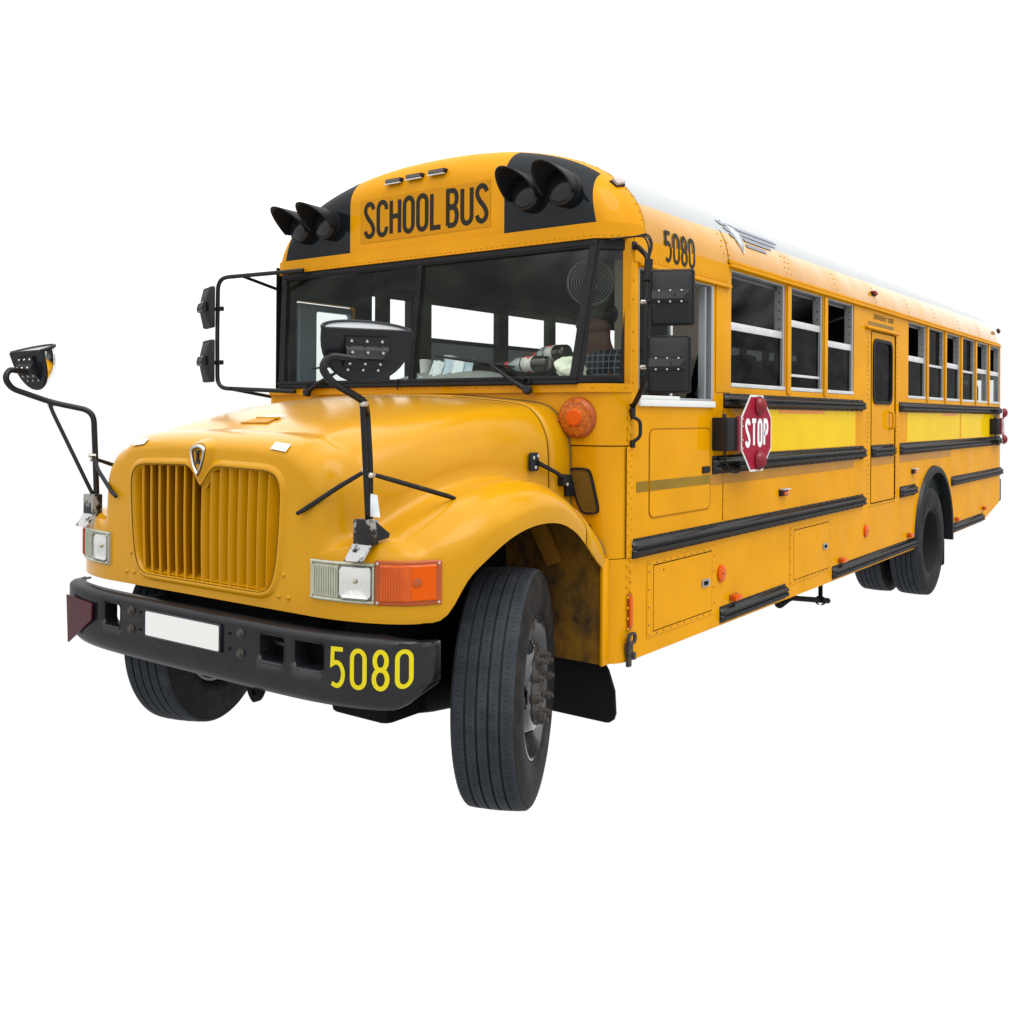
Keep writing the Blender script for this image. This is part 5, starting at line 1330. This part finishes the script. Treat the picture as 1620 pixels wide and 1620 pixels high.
wiper(1, ((.168, .606, 1.945), (.682, .598, 1.876)))
wiper(-1, ((-.75, .606, 1.90), (-.25, .606, 1.93)))
tube('washer_nozzle', [(-.086, .60, 1.775), (-.088, .595, 1.815), (-.08, .60, 1.83)], .005, TUBE, n=6)
# ================================================================== INTERIOR
# dash with a rounded engine cover
rows_ = []
for j in range(15):
    v = j / 14; y = .665 + .42 * v; row = []
    for i in range(33):
        x = -1.12 + 2.24 * i / 32
        hump = .085 * math.exp(-((x - .10) / .42) ** 4) + .02
        z = 1.775 + hump * math.sin(math.pi * min(1, v * 1.15)) ** .8
        row.append((x, y, z))
    rows_.append(row)
rows_.append([(p[0], 1.10, 1.1) for p in rows_[-1]])
dash = loft('dashboard', rows_, DASH, smooth=50)
# steering wheel
swc = Vector((.62, 1.13, 1.80)); swn = Vector((0, -.55, -.83)).normalized()
sa = Vector((1, 0, 0)); sb = swn.cross(sa)
sw_ = tube('steering_wheel', [tuple(swc + sa * .22 * math.cos(t) + sb * .22 * math.sin(t)) for t in np.linspace(0, 2 * math.pi, 41)[:-1]], .015, PLAST, n=8, closed=True)
tube('steering_column', [tuple(swc), tuple(swc + swn * .35)], .035, PLAST, sw_)
for k in range(3):
    t = rad(90 + 120 * k); tube('spoke', [tuple(swc), tuple(swc + sa * .21 * math.cos(t) + sb * .21 * math.sin(t))], .011, PLAST, sw_)
# cab fan: concentric wire guard
fan = lathe('cab_fan', [(-.02, .03), (.02, .03), (.025, 0)], PLAST, ROOT, 20, axis_mtx((.985, .80, 2.283), (.45, -.9, 0)))
for r in (.040, .053, .066, .079, .092, .105, .112):
    tube('guard_ring', [(.022 - .06 * (r - .04), r * math.cos(t), r * math.sin(t)) for t in np.linspace(0, 2 * math.pi, 37)[:-1]], 0.0009, ALUG, fan, n=4, closed=True)
for k in range(4):
    t = rad(45 + 90 * k); lathe('blade', [(0, .001), (0, .03)], INTD, fan, 3)
tube('fan_stalk', [(-.03, 0, -.02), (-.04, 0, .18)], .01, PLAST, fan)
# driver seat and bulkhead
ds = box('driver_seat', .40, .92, 1.58, 1.70, 1.20, 2.02, SEAT, bev=.05)
box('cushion', .40, .92, 1.22, 1.60, 1.22, 1.34, SEAT, ds, bev=.04)
bk = box('bulkhead', .40, 1.15, 2.02, 2.06, .93, 2.60, CREAM, bev=.005)
box('seat_belt', 0, .045, 0, .012, 0, .80, CHASSIS, bk, bev=.003, mtx=Matrix.Translation((.88, 1.95, 1.60)) @ Matrix.Rotation(rad(16), 4, 'Y'))
box('belt_buckle', .885, .95, 1.93, 1.965, 1.92, 2.00, CHASSIS, bk, bev=.01)
box('belt_reel', .93, 1.03, 1.90, 2.0, 1.66, 1.76, CHASSIS, bk, bev=.02)
box('cab_panel', .60, 1.15, 1.70, 2.0, 1.62, 1.70, CREAM, bk, bev=.01)
# stanchion by the entrance, and inner mirror
tube('stanchion', [(-.98, 1.42, .95), (-.98, 1.42, 2.6)], .05, INTD)
# passenger seats
proto = None
for side in (1, -1):
    for k in range(10):
        y = 2.45 + .70 * k
        if proto is None:
            st_ = box('passenger_seat', .20, 1.14, -.055, .055, 1.32, 2.02, SEAT, bev=.045)
            cu_ = box('cushion', .20, 1.14, -.45, -.05, 1.30, 1.42, SEAT, st_, bev=.04)
            proto = (st_, cu_); o = st_
        else:
            o = proto[0].copy(); COL.objects.link(o); o.parent = ROOT
            q = proto[1].copy(); COL.objects.link(q); q.parent = o
        o.location = (0 if side > 0 else -1.34, y, 0)

# ================================================================== THINGS ON THE DASH AND THE DRIVER
def thing(name, label, cat, loc=(0, 0, 0)):
    o = bpy.data.objects.new(name, None); COL.objects.link(o); o.location = loc
    o['label'] = label; o['category'] = cat; o.empty_display_size = .05
    return o
def tag(o, label, cat):
    o['label'] = label; o['category'] = cat; return o
def bottle(x, y, z, ang, L_, lab, r=.042):
    t = thing('soda_bottle', lab, 'bottle', (x, y, z))
    t.rotation_euler = (0, 0, ang)
    COLA = mat('cola', (.012, .010, .006), rough=.08, spec=.5, coat=.4)
    CLEARP = mat('clear_plastic', (.30, .34, .34), rough=.1, spec=.6, coat=.5)
    lathe('body', [(0, 0), (.002, r * .7), (.012, r * .95), (.05, r), (.10, r * .93), (.16, r)], COLA, t, 28)
    lathe('shoulder', [(.16, r), (.20, r * .9), (.235, r * .5), (.25, .014), (.262, .013)], CLEARP, t, 28)
    lathe('label', [(.085, r * 1.015), (.090, r * 1.03), (.145, r * 1.03), (.15, r * 1.015)], mat('bottle_label', (.55, .53, .50), rough=.5, var=.3, vscale=30, dirt=((.5, .02, .02), 16, .55, .58, (1, 1, 1))), t, 28)
    lathe('cap', [(.258, .0165), (.282, .0165), (.284, 0)], mat('red_cap', (.5, .012, .02), rough=.35), t, 20)
    return t
bottle(.745, .795, 1.900, math.pi - .10, .28, 'cola bottle with red cap lying in front on the dashboard', .040)
bottle(.790, .90, 1.960, math.pi - .35, .28, 'second bottle resting behind the red-capped bottle on the dashboard', .042)
# crumpled white cloth beside the bottles
bm = bmesh.new(); bmesh.ops.create_icosphere(bm, subdivisions=4, radius=1)
from mathutils import noise
for v in bm.verts:
    q = v.co.copy(); k = 1 + .38 * noise.noise(q * 1.4) + .22 * noise.noise(q * 3.2)
    v.co = Vector((q.x * .075 * k, q.y * .06 * k, q.z * .062 * k))
me = bpy.data.meshes.new('crumpled_cloth'); bm.to_mesh(me); bm.free()
cl = finish('crumpled_cloth', me, mat('cream_cloth', (.72, .74, .60), rough=.8, spec=.1), None, 180)
cl.location = (.905, .76, 1.862); tag(cl, 'crumpled cream white cloth on the dashboard beside the bottles', 'cloth')
# folded papers leaning behind the glass
pt = thing('paper_bundle', 'bundle of pale folded papers leaning inside the windscreen', 'papers', (.12, .74, 1.80))
for k, (x, w, h, a, tl) in enumerate(((-.10, .07, .14, .18, .3), (-.035, .08, .165, .14, .34), (.04, .09, .15, .05, .30), (.11, .085, .14, -.10, .36))):
    mt = Matrix.Translation((x, .012 * k, 0)) @ Matrix.Rotation(-tl, 4, 'X') @ Matrix.Rotation(a, 4, 'Y')
    rws = []
    for j in range(5):
        u = j / 4; rws.append([(-w / 2 + w * i / 6, .012 * math.sin(i * 1.3 + k), h * u) for i in range(7)])
    o = loft('paper', rws, mat('paper_blue', (.50, .60, .68), rough=.5, spec=.3, var=.3, vscale=40) if k % 2 else PAPER, pt, smooth=60)
    o.matrix_local = mt
sc2 = obj('paper_card', [(-.10, .70, 1.788), (-.01, .70, 1.782), (-.02, .745, 1.845), (-.055, .745, 1.85)], [(0, 1, 2, 3)], MATS['paper_blue'], None)
tag(sc2, 'small blue and white card lying low beside the paper bundle', 'card')
def cup(x, y, z, lab):
    c = lathe('paper_cup', [(0, 0), (0, .026), (.075, .036), (.078, .038), (.080, .036), (.076, .0335), (.004, .024), (.004, 0)], WPLASTIC, None, 26, axis_mtx((x, y, z), (0, .1, 1)))
    return tag(c, lab, 'cup')
cup(-.13, .87, 1.865, 'white paper cup nearest the windscreen divider on the dashboard')
cup(.02, .90, 1.885, 'white cup with open rim standing behind the folded papers')

# driver: one continuous skinned body, dark checked shirt
def skin_person():
    J = {'pelvis': (.655, 1.46, 1.42), 'belly': (.655, 1.47, 1.58), 'chest': (.655, 1.47, 1.82), 'neck': (.650, 1.45, 2.005), 'chin': (.640, 1.435, 2.085), 'head': (.632, 1.425, 2.150), 'crown': (.640, 1.43, 2.205),
         'nose': (.540, 1.358, 2.135), 'jaw': (.568, 1.380, 2.070), 'brow': (.560, 1.372, 2.175), 'earl': (.690, 1.35, 2.14), 'earr': (.578, 1.505, 2.14),
         'shl': (.865, 1.47, 1.925), 'ell': (.93, 1.34, 1.66), 'wrl': (.80, 1.13, 1.80), 'hal': (.765, 1.08, 1.84),
         'shr': (.445, 1.47, 1.925), 'elr': (.37, 1.34, 1.66), 'wrr': (.47, 1.13, 1.80), 'har': (.49, 1.08, 1.84),
         'hipl': (.76, 1.42, 1.38), 'knl': (.78, 1.02, 1.36), 'anl': (.78, .98, 1.00), 'hipr': (.55, 1.42, 1.38), 'knr': (.53, 1.02, 1.36), 'anr': (.53, .98, 1.00)}
    R_ = {'pelvis': .15, 'belly': .15, 'chest': .165, 'neck': .058, 'chin': .078, 'head': .096, 'crown': .080, 'nose': .013, 'jaw': .034, 'brow': .030, 'earl': .014, 'earr': .014, 'shl': .075, 'ell': .048, 'wrl': .032, 'hal': .035, 'shr': .075, 'elr': .048, 'wrr': .032, 'har': .035,
          'hipl': .095, 'knl': .065, 'anl': .042, 'hipr': .095, 'knr': .065, 'anr': .042}
    E = [('pelvis', 'belly'), ('belly', 'chest'), ('chest', 'neck'), ('neck', 'chin'), ('chin', 'head'), ('head', 'crown'), ('head', 'nose'), ('chin', 'jaw'), ('head', 'brow'), ('head', 'earl'), ('head', 'earr'), ('chest', 'shl'), ('shl', 'ell'), ('ell', 'wrl'), ('wrl', 'hal'), ('chest', 'shr'), ('shr', 'elr'), ('elr', 'wrr'), ('wrr', 'har'),
         ('pelvis', 'hipl'), ('hipl', 'knl'), ('knl', 'anl'), ('pelvis', 'hipr'), ('hipr', 'knr'), ('knr', 'anr')]
    def build(name, keys, edges, grow, material, parent):
        ks = list(keys); me = bpy.data.meshes.new(name)
        me.from_pydata([J[k] for k in ks], [(ks.index(a), ks.index(b)) for a, b in edges], [])
        o = bpy.data.objects.new(name, me); COL.objects.link(o); o.parent = parent
        o.modifiers.new('skin', 'SKIN').use_smooth_shade = True
        for i, k in enumerate(ks):
            sv = me.skin_vertices[0].data[i]; r = R_[k] + grow; sv.radius = (r, r * (.75 if k in ('chest', 'belly', 'pelvis') else 1)); sv.use_root = (i == 0)
        sb_ = o.modifiers.new('sub', 'SUBSURF'); sb_.levels = 1; sb_.render_levels = 2
        me.materials.append(material)
        return o
    p = build('person', J.keys(), E, 0, mat('skin', (.13, .065, .045), rough=.6, spec=.2), None)
    tag(p, 'driver in dark checked shirt seated behind the steering wheel', 'person')
    tk = [k for k in J if k in ('pelvis', 'belly', 'chest', 'neck', 'shl', 'ell', 'wrl', 'shr', 'elr', 'wrr')]
    SHIRT = bpy.data.materials.new('checked_shirt'); SHIRT.use_nodes = True
    nt = SHIRT.node_tree; b = nt.nodes['Principled BSDF']; b.inputs['Roughness'].default_value = .85
    tc = nt.nodes.new('ShaderNodeTexCoord'); w1 = nt.nodes.new('ShaderNodeTexWave'); w1.bands_direction = 'X'; w1.inputs['Scale'].default_value = 9
    w2 = nt.nodes.new('ShaderNodeTexWave'); w2.bands_direction = 'Z'; w2.inputs['Scale'].default_value = 9
    mx = nt.nodes.new('ShaderNodeMath'); mx.operation = 'MAXIMUM'; rp_ = nt.nodes.new('ShaderNodeValToRGB')
    rp_.color_ramp.elements[0].position = .86; rp_.color_ramp.elements[0].color = (.015, .018, .03, 1); rp_.color_ramp.elements[1].position = .93; rp_.color_ramp.elements[1].color = (.16, .18, .22, 1)
    nt.links.new(tc.outputs['Object'], w1.inputs['Vector']); nt.links.new(tc.outputs['Object'], w2.inputs['Vector'])
    nt.links.new(w1.outputs['Fac'], mx.inputs[0]); nt.links.new(w2.outputs['Fac'], mx.inputs[1]); nt.links.new(mx.outputs[0], rp_.inputs['Fac']); nt.links.new(rp_.outputs['Color'], b.inputs['Base Color'])
    build('shirt', tk, [e for e in E if e[0] in tk and e[1] in tk and e != ('chest', 'neck')] + [('chest', 'neck')], .012, SHIRT, p)
    bm = bmesh.new(); bmesh.ops.create_uvsphere(bm, u_segments=20, v_segments=14, radius=1)
    for v in bm.verts: v.co = Vector((.650 + v.co.x * .100, 1.442 + v.co.y * .100, 2.205 + v.co.z * .082))
    me = bpy.data.meshes.new('hair'); bm.to_mesh(me); bm.free()
    for dx, dy in ((.030, -.052), (-.022, .036)):
        bm = bmesh.new(); bmesh.ops.create_uvsphere(bm, u_segments=12, v_segments=8, radius=.010)
        me2 = bpy.data.meshes.new('eye'); bm.to_mesh(me2); bm.free()
        e_ = finish('eye', me2, mat('eye_dark', (.05, .04, .035), rough=.2), p, 180); e_.location = (.556 + dx, 1.372 + dy + .01, 2.158)
    finish('hair', me, mat('dark_hair', (.012, .010, .009), rough=.6), p, 180)
skin_person()

# ------------------------------------------------------------------ depth pass: thing > part > sub-part, no deeper
bpy.context.view_layer.update()
def chain(o):
    c = []
    while o.parent is not None: c.append(o.parent); o = o.parent
    return c
deep = [(o, chain(o)) for o in bpy.data.objects if len(chain(o)) > 2]
for o, c in deep:
    mw = o.matrix_world.copy(); pr_ = c[-2]
    o.parent = pr_; o.matrix_parent_inverse = pr_.matrix_world.inverted(); o.matrix_world = mw
